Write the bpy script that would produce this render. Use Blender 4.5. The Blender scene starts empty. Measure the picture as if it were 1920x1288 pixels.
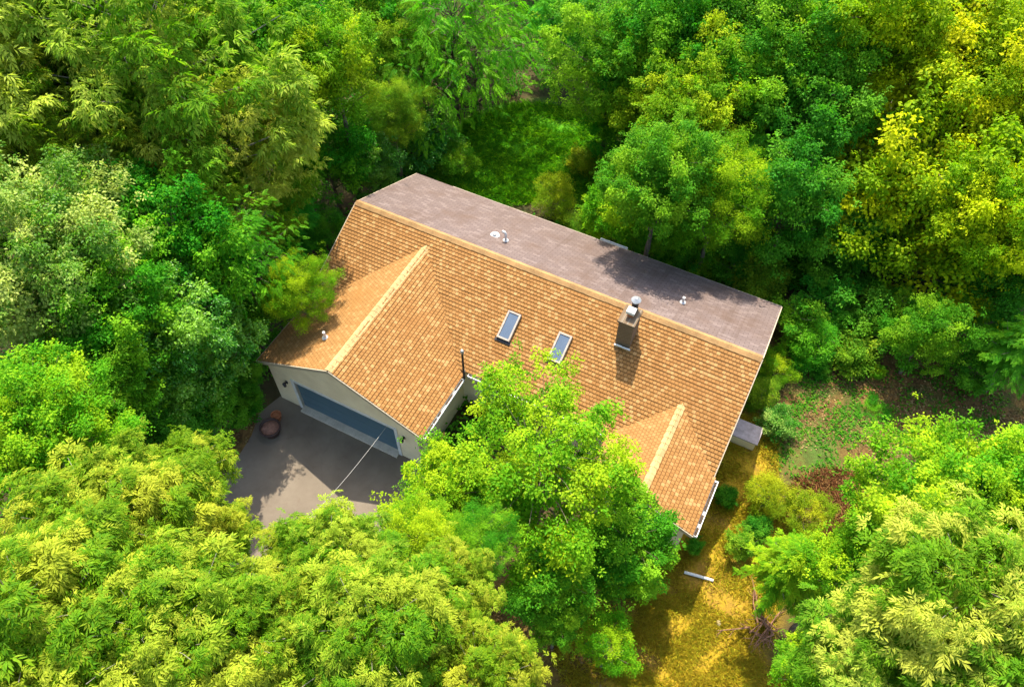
import bpy, math, random
import numpy as np
from mathutils import Vector, Matrix
R = math.radians
sc = bpy.context.scene
col = sc.collection

# ------------------------------------------------------------------ camera, light, exposure
F_PX, PITCH, CAM_H, ROLL = 1470.5, R(53.685), 28.535, R(0.37)      # focal length in pixels of a 1920 wide frame
cam_d = bpy.data.cameras.new('camera')
cam = bpy.data.objects.new('camera', cam_d)
col.objects.link(cam)
cam_d.sensor_width = 36.0
cam_d.lens = 36.0 * F_PX / 1920.0
cam_d.clip_end = 2000
cam.location = (0, 0, CAM_H)
cam.rotation_euler = (Matrix.Rotation(math.pi / 2 - PITCH, 3, 'X') @ Matrix.Rotation(ROLL, 3, 'Z')).to_euler()
sc.camera = cam

SUN_EL, SUN_AZ = 57.5, 2.5                                         # sun stands behind the house (world +y)
world = bpy.data.worlds.new('World')
sc.world = world
world.use_nodes = True
wn = world.node_tree
sky = wn.nodes.new('ShaderNodeTexSky')
sky.sky_type = 'NISHITA'
sky.sun_disc = False
sky.dust_density = 2.5
sky.sun_elevation = R(SUN_EL)
sky.sun_rotation = R(-SUN_AZ)
bgn = wn.nodes['Background']
wn.links.new(sky.outputs[0], bgn.inputs[0])
bgn.inputs[1].default_value = 0.15
sun_d = bpy.data.lights.new('sun', 'SUN')
sun_d.energy = 3.3
sun_d.angle = R(0.5)
sun_d.color = (1.0, 0.94, 0.82)
sun = bpy.data.objects.new('sun', sun_d)
col.objects.link(sun)
sdir = Vector((math.sin(R(SUN_AZ)) * math.cos(R(SUN_EL)), -math.cos(R(SUN_AZ)) * math.cos(R(SUN_EL)), -math.sin(R(SUN_EL))))
sun.rotation_euler = sdir.to_track_quat('-Z', 'Y').to_euler()
sun.location = (0, 40, 60)
sc.view_settings.view_transform = 'Standard'
sc.view_settings.look = 'None'
sc.view_settings.gamma = 1.0
sc.view_settings.exposure = 1.62
cy = sc.cycles
cy.max_bounces = 7
cy.diffuse_bounces = 4
cy.glossy_bounces = 2
cy.transmission_bounces = 4
cy.transparent_max_bounces = 4
cy.caustics_reflective = False
cy.caustics_refractive = False

def at(px, py, z):
    """point at height z seen at pixel (px, py) of the 1920x1288 photograph"""
    fw = np.array([0, math.cos(PITCH), -math.sin(PITCH)])
    rt = np.array([1., 0, 0]); up = np.array([0, math.sin(PITCH), math.cos(PITCH)])
    r2 = rt * math.cos(ROLL) + up * math.sin(ROLL)
    u2 = -rt * math.sin(ROLL) + up * math.cos(ROLL)
    d = fw * F_PX + r2 * (px - 960) - u2 * (py - 644)
    return np.array([0, 0, CAM_H]) + d * ((z - CAM_H) / d[2])

# ------------------------------------------------------------------ object helpers
def tag(o, label=None, cat=None, group=None, kind=None):
    if label: o['label'] = label
    if cat: o['category'] = cat
    if group: o['group'] = group
    if kind: o['kind'] = kind
    return o

def empty(name, loc=(0, 0, 0), rz=0.0):
    o = bpy.data.objects.new(name, None)
    o.empty_display_size = 0.3
    o.location = loc
    o.rotation_euler = (0, 0, rz)
    col.objects.link(o)
    return o

class MB:
    """collects shapes and links them as ONE mesh object"""
    def __init__(s): s.v = []; s.f = []; s.uv = []
    def add(s, verts, faces, uvs=None):
        b = len(s.v)
        s.v += [tuple(map(float, p)) for p in verts]
        for i, f in enumerate(faces):
            s.f.append([b + k for k in f])
            s.uv.append(uvs[i] if uvs else None)
    def box(s, c, size, rz=0.0, M=None):
        x, y, z = [k / 2 for k in size]
        P = [Vector((a * x, b * y, d * z)) for d in (-1, 1) for b in (-1, 1) for a in (-1, 1)]
        m = M if M is not None else Matrix.Rotation(rz, 3, 'Z')
        P = [m @ p + Vector(c) for p in P]
        s.add(P, [(0, 2, 3, 1), (4, 5, 7, 6), (0, 1, 5, 4), (2, 6, 7, 3), (0, 4, 6, 2), (1, 3, 7, 5)])
    def bx(s, x0, x1, y0, y1, z0, z1):
        s.box(((x0 + x1) / 2, (y0 + y1) / 2, (z0 + z1) / 2), (abs(x1 - x0), abs(y1 - y0), abs(z1 - z0)))
    def bar(s, p, q, w, h):
        p, q = Vector(p), Vector(q)
        d = q - p
        x = d.normalized()
        y = Vector((0, 0, 1)).cross(x)
        y = y.normalized() if y.length > 1e-5 else Vector((0, 1, 0))
        z = x.cross(y)
        M = Matrix((x, y, z)).transposed()
        s.box((p + q) / 2, (d.length, w, h), M=M)
    def tube(s, pts, rad, n=8, cap=True):
        pts = [Vector(p) for p in pts]
        if not hasattr(rad, '__len__'): rad = [rad] * len(pts)
        V = []; Fc = []
        ref = Vector((0.31, 0.17, 0.93))
        for i, p in enumerate(pts):
            t = (pts[min(i + 1, len(pts) - 1)] - pts[max(i - 1, 0)]).normalized()
            a = t.cross(ref)
            if a.length < 0.1: a = t.cross(Vector((1, 0, 0)))
            a.normalize(); b = t.cross(a)
            for k in range(n):
                an = 2 * math.pi * k / n
                V.append(p + (a * math.cos(an) + b * math.sin(an)) * rad[i])
        for i in range(len(pts) - 1):
            for k in range(n):
                k2 = (k + 1) % n
                Fc.append((i * n + k, i * n + k2, (i + 1) * n + k2, (i + 1) * n + k))
        if cap:
            Fc.append(tuple(range(n))[::-1]); Fc.append(tuple(range((len(pts) - 1) * n, len(pts) * n)))
        s.add(V, Fc)
    def lathe(s, prof, c, n=24):
        V = []; Fc = []
        for r, z in prof:
            for k in range(n):
                a = 2 * math.pi * k / n
                V.append((c[0] + r * math.cos(a), c[1] + r * math.sin(a), c[2] + z))
        for i in range(len(prof) - 1):
            for k in range(n):
                k2 = (k + 1) % n
                Fc.append((i * n + k, i * n + k2, (i + 1) * n + k2, (i + 1) * n + k))
        Fc.append(tuple(range((len(prof) - 1) * n, len(prof) * n)))
        s.add(V, Fc)
    def prism(s, poly, z0, z1):
        n = len(poly)
        V = [(x, y, z0) for x, y in poly] + [(x, y, z1) for x, y in poly]
        s.add(V, [tuple(range(n))[::-1], tuple(range(n, 2 * n))] + [(k, (k + 1) % n, n + (k + 1) % n, n + k) for k in range(n)])
    def slab(s, poly, off):
        """extrude a planar 3-D polygon by vector off"""
        n = len(poly)
        P = [Vector(p) for p in poly]; o = Vector(off)
        s.add(P + [p + o for p in P], [tuple(range(n))[::-1], tuple(range(n, 2 * n))] + [(k, (k + 1) % n, n + (k + 1) % n, n + k) for k in range(n)])
    def build(s, name, m, parent=None, smooth=False):
        me = bpy.data.meshes.new(name)
        me.from_pydata(s.v, [], s.f)
        if any(u is not None for u in s.uv):
            L = me.uv_layers.new(name='UVMap')
            i = 0
            for f, u in zip(s.f, s.uv):
                for k in range(len(f)):
                    L.data[i].uv = u[k] if u is not None else (0, 0)
                    i += 1
        if smooth: me.polygons.foreach_set('use_smooth', [True] * len(me.polygons))
        me.materials.append(m)
        me.update()
        o = bpy.data.objects.new(name, me)
        col.objects.link(o)
        if parent: o.parent = parent
        return o

def np_mesh(name, V, T, tint=None):
    """mesh straight from numpy arrays of vertices and triangles"""
    me = bpy.data.meshes.new(name)
    V = np.ascontiguousarray(V, dtype=np.float32); T = np.ascontiguousarray(T, dtype=np.int32)
    me.vertices.add(len(V)); me.vertices.foreach_set('co', V.ravel())
    me.loops.add(T.size); me.loops.foreach_set('vertex_index', T.ravel())
    me.polygons.add(len(T))
    me.polygons.foreach_set('loop_start', np.arange(0, T.size, 3, dtype=np.int32))
    me.polygons.foreach_set('loop_total', np.full(len(T), 3, dtype=np.int32))
    if tint is not None:
        a = me.attributes.new('tint', 'FLOAT_COLOR', 'POINT')
        a.data.foreach_set('color', np.ascontiguousarray(tint, dtype=np.float32).ravel())
    me.update(calc_edges=True)
    return me

# ------------------------------------------------------------------ materials
class NT:
    def __init__(s, name):
        s.m = bpy.data.materials.new(name); s.m.use_nodes = True
        s.t = s.m.node_tree; s.n = s.t.nodes; s.b = s.n['Principled BSDF']
    def new(s, t, **kw):
        n = s.n.new('ShaderNode' + t)
        for k, v in kw.items(): setattr(n, k, v)
        return n
    def set(s, sock, v):
        if hasattr(v, 'is_output'): s.t.links.new(v, sock)
        elif isinstance(v, tuple) and len(v) == 3 and sock.type == 'RGBA': sock.default_value = (*v, 1)
        else: sock.default_value = v
    def math(s, op, a, b=0.0, clamp=False):
        n = s.new('Math', operation=op, use_clamp=clamp)
        s.set(n.inputs[0], a); s.set(n.inputs[1], b)
        return n.outputs[0]
    def mix(s, f, a, b, blend='MIX'):
        n = s.new('Mix', data_type='RGBA', blend_type=blend)
        s.set(n.inputs[0], f); s.set(n.inputs[6], a); s.set(n.inputs[7], b)
        return n.outputs[2]
    def noise(s, vec, scale, detail=4, rough=0.6, dist=0.0):
        n = s.new('TexNoise')
        if vec is not None: s.set(n.inputs['Vector'], vec)
        n.inputs['Scale'].default_value = scale; n.inputs['Detail'].default_value = detail
        n.inputs['Roughness'].default_value = rough; n.inputs['Distortion'].default_value = dist
        return n.outputs['Fac']
    def ramp(s, f, a, b):
        n = s.new('MapRange', interpolation_type='SMOOTHSTEP')
        s.set(n.inputs[0], f); n.inputs[1].default_value = a; n.inputs[2].default_value = b
        return n.outputs[0]
    def obj(s): return s.new('TexCoord').outputs['Object']
    def uv(s): return s.new('TexCoord').outputs['UV']
    def scaled(s, vec, x, y, z):
        n = s.new('Mapping'); s.set(n.inputs[0], vec); n.inputs['Scale'].default_value = (x, y, z)
        return n.outputs[0]
    def bump(s, h, strength=0.4, dist=0.02):
        n = s.new('Bump'); s.set(n.inputs['Height'], h)
        n.inputs['Strength'].default_value = strength; n.inputs['Distance'].default_value = dist
        s.t.links.new(n.outputs[0], s.b.inputs['Normal'])
    def fin(s, c, rough=0.8, spec=0.3, metal=0.0):
        s.set(s.b.inputs['Base Color'], c); s.set(s.b.inputs['Roughness'], rough)
        s.b.inputs['Specular IOR Level'].default_value = spec; s.b.inputs['Metallic'].default_value = metal
        return s.m

def rough_paint(name, c, rough=0.6, var=0.2, scale=3.0, spec=0.3, metal=0.0, bump=0.15):
    t = NT(name); o = t.obj()
    n = t.noise(o, scale, 5); n2 = t.noise(o, scale * 9, 3)
    f = t.math('ADD', t.math('MULTIPLY', n, 0.6), t.math('MULTIPLY', n2, 0.4))
    d = tuple(k * (1 - var) for k in c); l = tuple(min(1, k * (1 + var)) for k in c)
    t.bump(n2, bump, 0.01)
    return t.fin(t.mix(t.ramp(f, 0.3, 0.7), d, l), rough, spec, metal)

def shingle_mat(name, c1, c2, joint, stain, width=0.30, row=0.2, stain_amt=0.5, light=None):
    t = NT(name); uv = t.uv()
    br = t.new('TexBrick', offset=0.5, offset_frequency=2)
    t.set(br.inputs['Vector'], uv)
    t.set(br.inputs['Color1'], c1); t.set(br.inputs['Color2'], c2); t.set(br.inputs['Mortar'], joint)
    br.inputs['Scale'].default_value = 1.0
    br.inputs['Mortar Size'].default_value = 0.017
    br.inputs['Mortar Smooth'].default_value = 0.3
    br.inputs['Brick Width'].default_value = width
    br.inputs['Row Height'].default_value = row
    # a second, offset brick pattern picks out single paler tabs
    b2 = t.new('TexBrick', offset=0.5, offset_frequency=2)
    t.set(b2.inputs['Vector'], uv)
    t.set(b2.inputs['Color1'], (0, 0, 0)); t.set(b2.inputs['Color2'], (1, 1, 1)); t.set(b2.inputs['Mortar'], (0, 0, 0))
    b2.inputs['Scale'].default_value = 1.0; b2.inputs['Mortar Size'].default_value = 0.004
    b2.inputs['Brick Width'].default_value = width; b2.inputs['Row Height'].default_value = row
    pale = t.ramp(b2.outputs[0], 0.68, 1.0)
    c = t.mix(t.math('MULTIPLY', pale, 0.75), br.outputs[0], light or c2)
    n = t.noise(uv, 0.55, 6, 0.65); g = t.noise(uv, 45, 3, 0.7)
    st = t.noise(t.scaled(uv, 2.2, 0.16, 1), 1.0, 5, 0.7)
    c = t.mix(t.math('MULTIPLY', t.ramp(n, 0.42, 0.75), stain_amt), c, stain)
    c = t.mix(t.math('MULTIPLY', t.ramp(st, 0.48, 0.72), 0.4), c, tuple(k * 0.72 for k in stain))
    c = t.mix(t.math('MULTIPLY', t.ramp(g, 0.35, 0.75), 0.35), c, tuple(k * 0.45 for k in c1))
    t.bump(t.math('ADD', g, t.math('MULTIPLY', br.outputs['Fac'], -1.2)), 0.5, 0.012)
    return t.fin(c, 0.9, 0.15)

M = {}
M['shingle'] = shingle_mat('tan_shingle', (0.275, 0.132, 0.038), (0.355, 0.182, 0.058), (0.155, 0.070, 0.021), (0.285, 0.125, 0.034), width=0.15, row=0.15, light=(0.45, 0.26, 0.10))
M['shingle_sunlit'] = shingle_mat('sunlit_tan_shingle', (0.285, 0.145, 0.045), (0.335, 0.175, 0.058), (0.18, 0.085, 0.026), (0.30, 0.135, 0.034), width=0.15, row=0.14, light=(0.38, 0.215, 0.08))  # same tan shingles; stronger sun on the left slopes put into the tone
M['rear_shingle'] = shingle_mat('brown_rear_shingle', (0.140, 0.103, 0.090), (0.172, 0.128, 0.112), (0.105, 0.075, 0.065), (0.115, 0.072, 0.050), width=0.35, row=0.14, stain_amt=0.75, light=(0.20, 0.152, 0.134))
M['ridge'] = rough_paint('ridge_cap_tan', (0.29, 0.165, 0.062), 0.9, 0.3, 1.6)
M['ridge_pale'] = rough_paint('ridge_cap_cream', (0.40, 0.275, 0.115), 0.9, 0.25, 1.6)
M['white'] = rough_paint('white_trim', (0.60, 0.58, 0.53), 0.5, 0.12, 4.0)
M['cream'] = rough_paint('cream_trim', (0.42, 0.34, 0.23), 0.55, 0.1, 4.0)
M['frame'] = rough_paint('skylight_frame', (0.36, 0.30, 0.24), 0.5, 0.25, 8.0)
M['dark'] = rough_paint('dark_metal', (0.035, 0.03, 0.03), 0.5, 0.3, 6.0)
M['debris'] = rough_paint('gutter_debris', (0.06, 0.04, 0.025), 0.95, 0.5, 9.0)
M['galv'] = rough_paint('galvanised', (0.36, 0.36, 0.35), 0.4, 0.15, 8.0, metal=0.5)
M['conc'] = rough_paint('concrete', (0.50, 0.43, 0.33), 0.9, 0.2, 3.0)
M['wood'] = rough_paint('brown_wood', (0.24, 0.11, 0.04), 0.8, 0.35, 6.0)
M['lit_wood'] = rough_paint('sunlit_wood', (0.55, 0.33, 0.07), 0.7, 0.2, 6.0)  # wood coloured yellow as if sunlit, for the gate frame
M['terra'] = rough_paint('terracotta', (0.36, 0.13, 0.055), 0.85, 0.35, 5.0)
M['pot'] = rough_paint('dark_pot', (0.05, 0.028, 0.022), 0.6, 0.4, 5.0)
M['soil'] = rough_paint('pot_soil', (0.22, 0.11, 0.075), 0.95, 0.5, 7.0)
M['rock'] = rough_paint('pale_rock', (0.34, 0.27, 0.13), 0.9, 0.3, 4.0)
M['bark'] = rough_paint('bark', (0.13, 0.10, 0.065), 0.95, 0.45, 5.0, bump=0.6)
M['bark_pale'] = rough_paint('pale_bark', (0.30, 0.26, 0.20), 0.95, 0.4, 5.0, bump=0.5)
M['dead'] = rough_paint('dead_wood', (0.20, 0.10, 0.055), 0.95, 0.5, 5.0, bump=0.6)
M['cable'] = rough_paint('pale_cable', (0.42, 0.40, 0.36), 0.6, 0.1, 5.0)
M['lidgrey'] = rough_paint('grey_lid', (0.34, 0.28, 0.27), 0.8, 0.3, 5.0)

t = NT('beige_siding'); o = t.obj()
sp = t.new('SeparateXYZ'); t.set(sp.inputs[0], o)
w = t.math('FRACT', t.math('DIVIDE', sp.outputs[2], 0.16))
n = t.noise(o, 1.1, 6)
c = t.mix(t.ramp(n, 0.3, 0.75), (0.70, 0.57, 0.36), (0.82, 0.69, 0.45))
c = t.mix(t.ramp(w, 0.93, 1.0), c, (0.40, 0.34, 0.24))
t.bump(w, 0.5, 0.02)
M['siding'] = t.fin(c, 0.7, 0.25)

t = NT('slate_blue_door'); o = t.obj()
sp = t.new('SeparateXYZ'); t.set(sp.inputs[0], o)
n = t.noise(o, 1.4, 4)
t.bump(t.noise(o, 60, 2), 0.1, 0.005)
M['door'] = t.fin(t.mix(n, (0.050, 0.098, 0.125), (0.075, 0.135, 0.165)), 0.45, 0.4)

t = NT('skylight_glass')
n = t.noise(t.obj(), 2.0, 3)
M['glass'] = t.fin(t.mix(n, (0.075, 0.105, 0.15), (0.115, 0.15, 0.20)), 0.2, 0.4)

t = NT('chimney_brick'); o = t.obj()
br = t.new('TexBrick'); m_ = t.new('Mapping'); t.set(m_.inputs[0], o); m_.inputs['Rotation'].default_value = (R(90), 0, R(20))
t.set(br.inputs['Vector'], m_.outputs[0])
t.set(br.inputs['Color1'], (0.13, 0.085, 0.05)); t.set(br.inputs['Color2'], (0.19, 0.125, 0.07)); t.set(br.inputs['Mortar'], (0.22, 0.18, 0.13))
br.inputs['Scale'].default_value = 1.0; br.inputs['Brick Width'].default_value = 0.22; br.inputs['Row Height'].default_value = 0.075; br.inputs['Mortar Size'].default_value = 0.008
t.bump(br.outputs['Fac'], -0.4, 0.01)
M['brick'] = t.fin(t.mix(t.math('MULTIPLY', t.noise(o, 3, 5), 0.6), br.outputs[0], (0.12, 0.09, 0.05)), 0.9, 0.2)

t = NT('old_asphalt'); o = t.obj()
n = t.noise(o, 0.35, 6, 0.65); g = t.noise(o, 26, 4, 0.75); h = t.noise(o, 2.2, 5, 0.7, 0.4)
c = t.mix(t.ramp(n, 0.3, 0.7), (0.138, 0.108, 0.076), (0.205, 0.165, 0.118))
c = t.mix(t.math('MULTIPLY', t.ramp(h, 0.55, 0.72), 0.5), c, (0.13, 0.088, 0.058))
c = t.mix(t.math('MULTIPLY', t.ramp(g, 0.4, 0.7), 0.3), c, (0.13, 0.10, 0.08))
vo = t.new('TexVoronoi', feature='DISTANCE_TO_EDGE'); t.set(vo.inputs['Vector'], o); vo.inputs['Scale'].default_value = 0.22; vo.inputs['Randomness'].default_value = 1.0
crack = t.math('MULTIPLY', t.math('SUBTRACT', 1.0, t.ramp(vo.outputs['Distance'], 0.0, 0.008)), 0.12)
c = t.mix(crack, c, (0.08, 0.06, 0.045))
t.bump(g, 0.3, 0.01)
M['asphalt'] = t.fin(c, 0.92, 0.15)

def leaf_mat(name, a, b, young, rough=0.6, spec=0.10, trans=0.5, yb=1.0):
    """leaf colours a..b by leaf, young = new shoots on some twigs, coloured like sunlit highlights"""
    t = NT(name)
    at_ = t.new('Attribute', attribute_name='tint'); s = t.new('SeparateColor'); t.set(s.inputs[0], at_.outputs['Color'])
    oi = t.new('ObjectInfo')
    c = t.mix(s.outputs[1], a, b)
    c = t.mix(t.math('MULTIPLY', t.ramp(s.outputs[0], 0.28, 0.9), yb), c, young)
    hs = t.new('HueSaturation')
    t.set(hs.inputs['Hue'], t.math('ADD', 0.484, t.math('MULTIPLY', oi.outputs['Random'], 0.028)))
    t.set(hs.inputs['Value'], t.math('ADD', 0.82, t.math('MULTIPLY', s.outputs[2], 0.36)))
    t.set(hs.inputs['Color'], c)
    t.fin(hs.outputs[0], rough, spec)
    tr = t.new('BsdfTranslucent')
    t.set(tr.inputs[0], t.mix(0.6, hs.outputs[0], (0.9, 1.0, 0.12), 'MULTIPLY'))
    ms = t.new('MixShader'); ms.inputs[0].default_value = trans
    t.t.links.new(t.b.outputs[0], ms.inputs[1]); t.t.links.new(tr.outputs[0], ms.inputs[2])
    t.t.links.new(ms.outputs[0], t.n['Material Output'].inputs[0])
    return t.m

PAL = {
    'ash':    leaf_mat('ash_leaf', (0.075, 0.22, 0.005), (0.19, 0.33, 0.007), (0.42, 0.47, 0.032)),
    'yellow_ash': leaf_mat('yellow_ash_leaf', (0.085, 0.245, 0.006), (0.20, 0.37, 0.010), (0.48, 0.55, 0.06)),
    'cream':  leaf_mat('pale_ash_leaf', (0.065, 0.235, 0.005), (0.15, 0.34, 0.008), (0.46, 0.53, 0.06)),
    'lime':   leaf_mat('lime_leaf', (0.129, 0.314, 0.003), (0.302, 0.470, 0.004), (0.627, 0.672, 0.007)),
    'spring': leaf_mat('spring_leaf', (0.073, 0.280, 0.004), (0.168, 0.403, 0.007), (0.403, 0.560, 0.011)),
    'mid':    leaf_mat('mid_green_leaf', (0.035, 0.218, 0.006), (0.088, 0.330, 0.009), (0.248, 0.484, 0.014)),
    'deep':   leaf_mat('deep_green_leaf', (0.029, 0.186, 0.008), (0.066, 0.282, 0.012), (0.156, 0.396, 0.017)),
    'gloss':  leaf_mat('glossy_leaf', (0.034, 0.196, 0.009), (0.081, 0.299, 0.014), (0.230, 0.460, 0.034), 0.36, 0.3, 0.4),
    'silver': leaf_mat('silvery_leaf', (0.045, 0.20, 0.007), (0.11, 0.31, 0.014), (0.42, 0.54, 0.10), 0.45, 0.2, 0.45),
    'hem':    leaf_mat('hemlock_needle', (0.042, 0.288, 0.007), (0.090, 0.396, 0.010), (0.192, 0.516, 0.012), 0.5, 0.15, 0.5),
    'olive':  leaf_mat('olive_leaf', (0.086, 0.253, 0.009), (0.172, 0.356, 0.014), (0.345, 0.483, 0.021)),
    'gold':   leaf_mat('golden_leaf', (0.15, 0.28, 0.006), (0.26, 0.37, 0.008), (0.46, 0.49, 0.014)),
    'drygrass': leaf_mat('dry_grass', (0.30, 0.21, 0.012), (0.46, 0.33, 0.018), (0.40, 0.38, 0.018), trans=0.3),
    'lawn':   leaf_mat('lawn_grass', (0.045, 0.22, 0.005), (0.10, 0.33, 0.007), (0.20, 0.42, 0.008), trans=0.4),
    'litter': leaf_mat('fallen_leaf', (0.11, 0.058, 0.02), (0.20, 0.12, 0.04), (0.30, 0.22, 0.08), trans=0.1),
    'straw':  leaf_mat('red_brown_straw', (0.13, 0.05, 0.018), (0.23, 0.10, 0.03), (0.32, 0.19, 0.06), trans=0.1),
}

# ------------------------------------------------------------------ ground
GO = at(960, 900, 0)
def ground_material():
    t = NT('forest_ground'); o = t.obj()
    n1 = t.noise(o, 0.45, 6, 0.65); n2 = t.noise(o, 2.6, 6, 0.7); n3 = t.noise(o, 14, 4, 0.75)
    wv = t.new('TexNoise'); t.set(wv.inputs['Vector'], o); wv.inputs['Scale'].default_value = 0.5; wv.inputs['Detail'].default_value = 6
    off = t.new('VectorMath', operation='MULTIPLY_ADD')
    t.set(off.inputs[0], wv.outputs['Color']); off.inputs[1].default_value = (3.4, 3.4, 0); off.inputs[2].default_value = (-1.7, -1.7, 0)
    ad = t.new('VectorMath', operation='ADD'); t.set(ad.inputs[0], o); t.set(ad.inputs[1], off.outputs[0])
    p = ad.outputs[0]
    def blob(px, py, rx, ry, rot=0, soft=0.35):
        c = at(px, py, 0)
        m = t.new('Mapping', vector_type='TEXTURE'); t.set(m.inputs[0], p)
        m.inputs['Location'].default_value = (c[0], c[1], 0); m.inputs['Rotation'].default_value = (0, 0, R(rot)); m.inputs['Scale'].default_value = (rx, ry, 1)
        l = t.new('VectorMath', operation='LENGTH'); t.set(l.inputs[0], m.outputs[0])
        return t.math('SUBTRACT', 1.0, t.ramp(l.outputs['Value'], 1 - soft, 1 + soft))
    def union(bs):
        a = bs[0]
        for b in bs[1:]: a = t.math('MAXIMUM', a, b)
        return a
    c = t.mix(t.ramp(n1, 0.3, 0.7), (0.030, 0.036, 0.012), (0.075, 0.050, 0.022))
    c = t.mix(t.math('MULTIPLY', t.ramp(n2, 0.5, 0.7), 0.6), c, (0.03, 0.06, 0.012))
    soil = union([blob(1650, 715, 6.5, 4.0, 0), blob(1800, 740, 5, 3.4, 0), blob(1570, 950, 2.2, 2.0, 30), blob(1540, 860, 1.8, 2.0), blob(1450, 740, 1.5, 1.5), blob(450, 850, 1.4, 2.2), blob(1700, 650, 3, 2)])
    sc_ = t.mix(t.ramp(n2, 0.35, 0.65), (0.085, 0.046, 0.016), (0.21, 0.115, 0.034))
    sc_ = t.mix(t.math('MULTIPLY', t.ramp(n1, 0.45, 0.62), 0.75), sc_, (0.05, 0.085, 0.016))
    sc_ = t.mix(t.math('MULTIPLY', t.ramp(n3, 0.5, 0.72), 0.5), sc_, (0.05, 0.032, 0.014))
    c = t.mix(soil, c, sc_)
    dry = union([blob(1395, 900, 1.25, 3.4, -18), blob(1330, 1120, 2.4, 3.2, -10), blob(1230, 1230, 3.6, 2.2, 0), blob(1320, 1330, 3.4, 2.2, 0), blob(1440, 1010, 1.3, 1.4)])
    dc = t.mix(t.ramp(n2, 0.3, 0.7), (0.29, 0.185, 0.013), (0.42, 0.28, 0.018))
    dc = t.mix(t.math('MULTIPLY', t.ramp(n1, 0.48, 0.68), 0.7), dc, (0.24, 0.13, 0.03))
    dc = t.mix(t.math('MULTIPLY', t.ramp(n3, 0.45, 0.7), 0.6), dc, (0.16, 0.09, 0.022))
    dc = t.mix(t.math('MULTIPLY', t.ramp(t.noise(o, 1.3, 6, 0.7, 0.5), 0.55, 0.7), 0.65), dc, (0.12, 0.06, 0.02))
    c = t.mix(dry, c, dc)
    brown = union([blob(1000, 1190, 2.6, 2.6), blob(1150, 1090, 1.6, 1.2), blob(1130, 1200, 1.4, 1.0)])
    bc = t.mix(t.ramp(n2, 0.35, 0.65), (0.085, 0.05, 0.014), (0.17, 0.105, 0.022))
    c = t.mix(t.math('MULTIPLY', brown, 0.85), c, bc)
    lawn = union([blob(1000, 280, 4.2, 3.6, 0), blob(930, 330, 3.2, 2.2, 0), blob(1100, 330, 2.5, 2.5), blob(1440, 480, 3, 2)])
    lc = t.mix(t.ramp(n2, 0.35, 0.65), (0.045, 0.19, 0.006), (0.09, 0.28, 0.008))
    c = t.mix(lawn, c, lc)
    green = union([blob(1510, 830, 1.6, 1.7), blob(1600, 790, 1.0, 0.9), blob(1510, 700, 1.2, 1.0)])
    c = t.mix(t.math('MULTIPLY', green, t.math('MULTIPLY', t.ramp(n2, 0.35, 0.6), 0.7)), c, t.mix(t.ramp(n3, 0.35, 0.65), (0.04, 0.09, 0.015), (0.08, 0.16, 0.025)))
    t.bump(t.math('ADD', t.math('MULTIPLY', n2, 1.0), t.math('MULTIPLY', n3, 0.6)), 0.7, 0.08)
    return t.fin(c, 0.95, 0.1)

m = MB()
N = 40
xs = np.linspace(-150, 150, N + 1); ys = np.linspace(-110, 190, N + 1)
m.add([(x, y, 0) for y in ys for x in xs], [(j * (N + 1) + i, j * (N + 1) + i + 1, (j + 1) * (N + 1) + i + 1, (j + 1) * (N + 1) + i) for j in range(N) for i in range(N)])
tag(m.build('ground', ground_material()), 'forest floor with ochre grass and brown leaf litter', 'ground', kind='structure')

# ------------------------------------------------------------------ house  (local x = along the ridge, local y = towards the back)
YAW = R(-26.93)
HX, HY = -6.743, 24.899
L, Bk, Hr, Hb, Fr, Hm = 17.95, 4.62, 4.895, 2.855, 4.40, 2.856
HG, GE, GU, GV = 4.608, 2.734, 3.85, 7.70
WU, WW, WH, WV = 15.94, 2.09, 3.754, 6.755
sl = (Hr - Hm) / Fr; sb = (Hr - Hb) / Bk; sg = (HG - GE) / GU; sw = (WH - Hm) / WW
Rz = Matrix.Rotation(YAW, 3, 'Z')
def hw(u, v, z=0.0):
    """house (u along ridge, v towards the front, z) to world"""
    p = Rz @ Vector((u, -v, z)); return Vector((p.x + HX, p.y + HY, p.z))
def hl(p):
    q = Rz.transposed() @ Vector((p[0] - HX, p[1] - HY, p[2])); return (q.x, -q.y, q.z)

house = tag(empty('house', (HX, HY, 0), YAW), 'beige house with tan shingle roof among the trees', 'house')

def clip(poly, lo, hi):
    for sgn, lim in ((1, lo), (-1, -hi)):
        out = []
        for i in range(len(poly)):
            a, b = poly[i], poly[(i + 1) % len(poly)]
            da, db = sgn * a[1] - lim, sgn * b[1] - lim
            if da >= 0: out.append(a)
            if (da >= 0) != (db >= 0):
                k = da / (da - db); out.append((a[0] + (b[0] - a[0]) * k, a[1] + (b[1] - a[1]) * k))
        poly = out
        if len(poly) < 3: return []
    return poly

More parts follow.
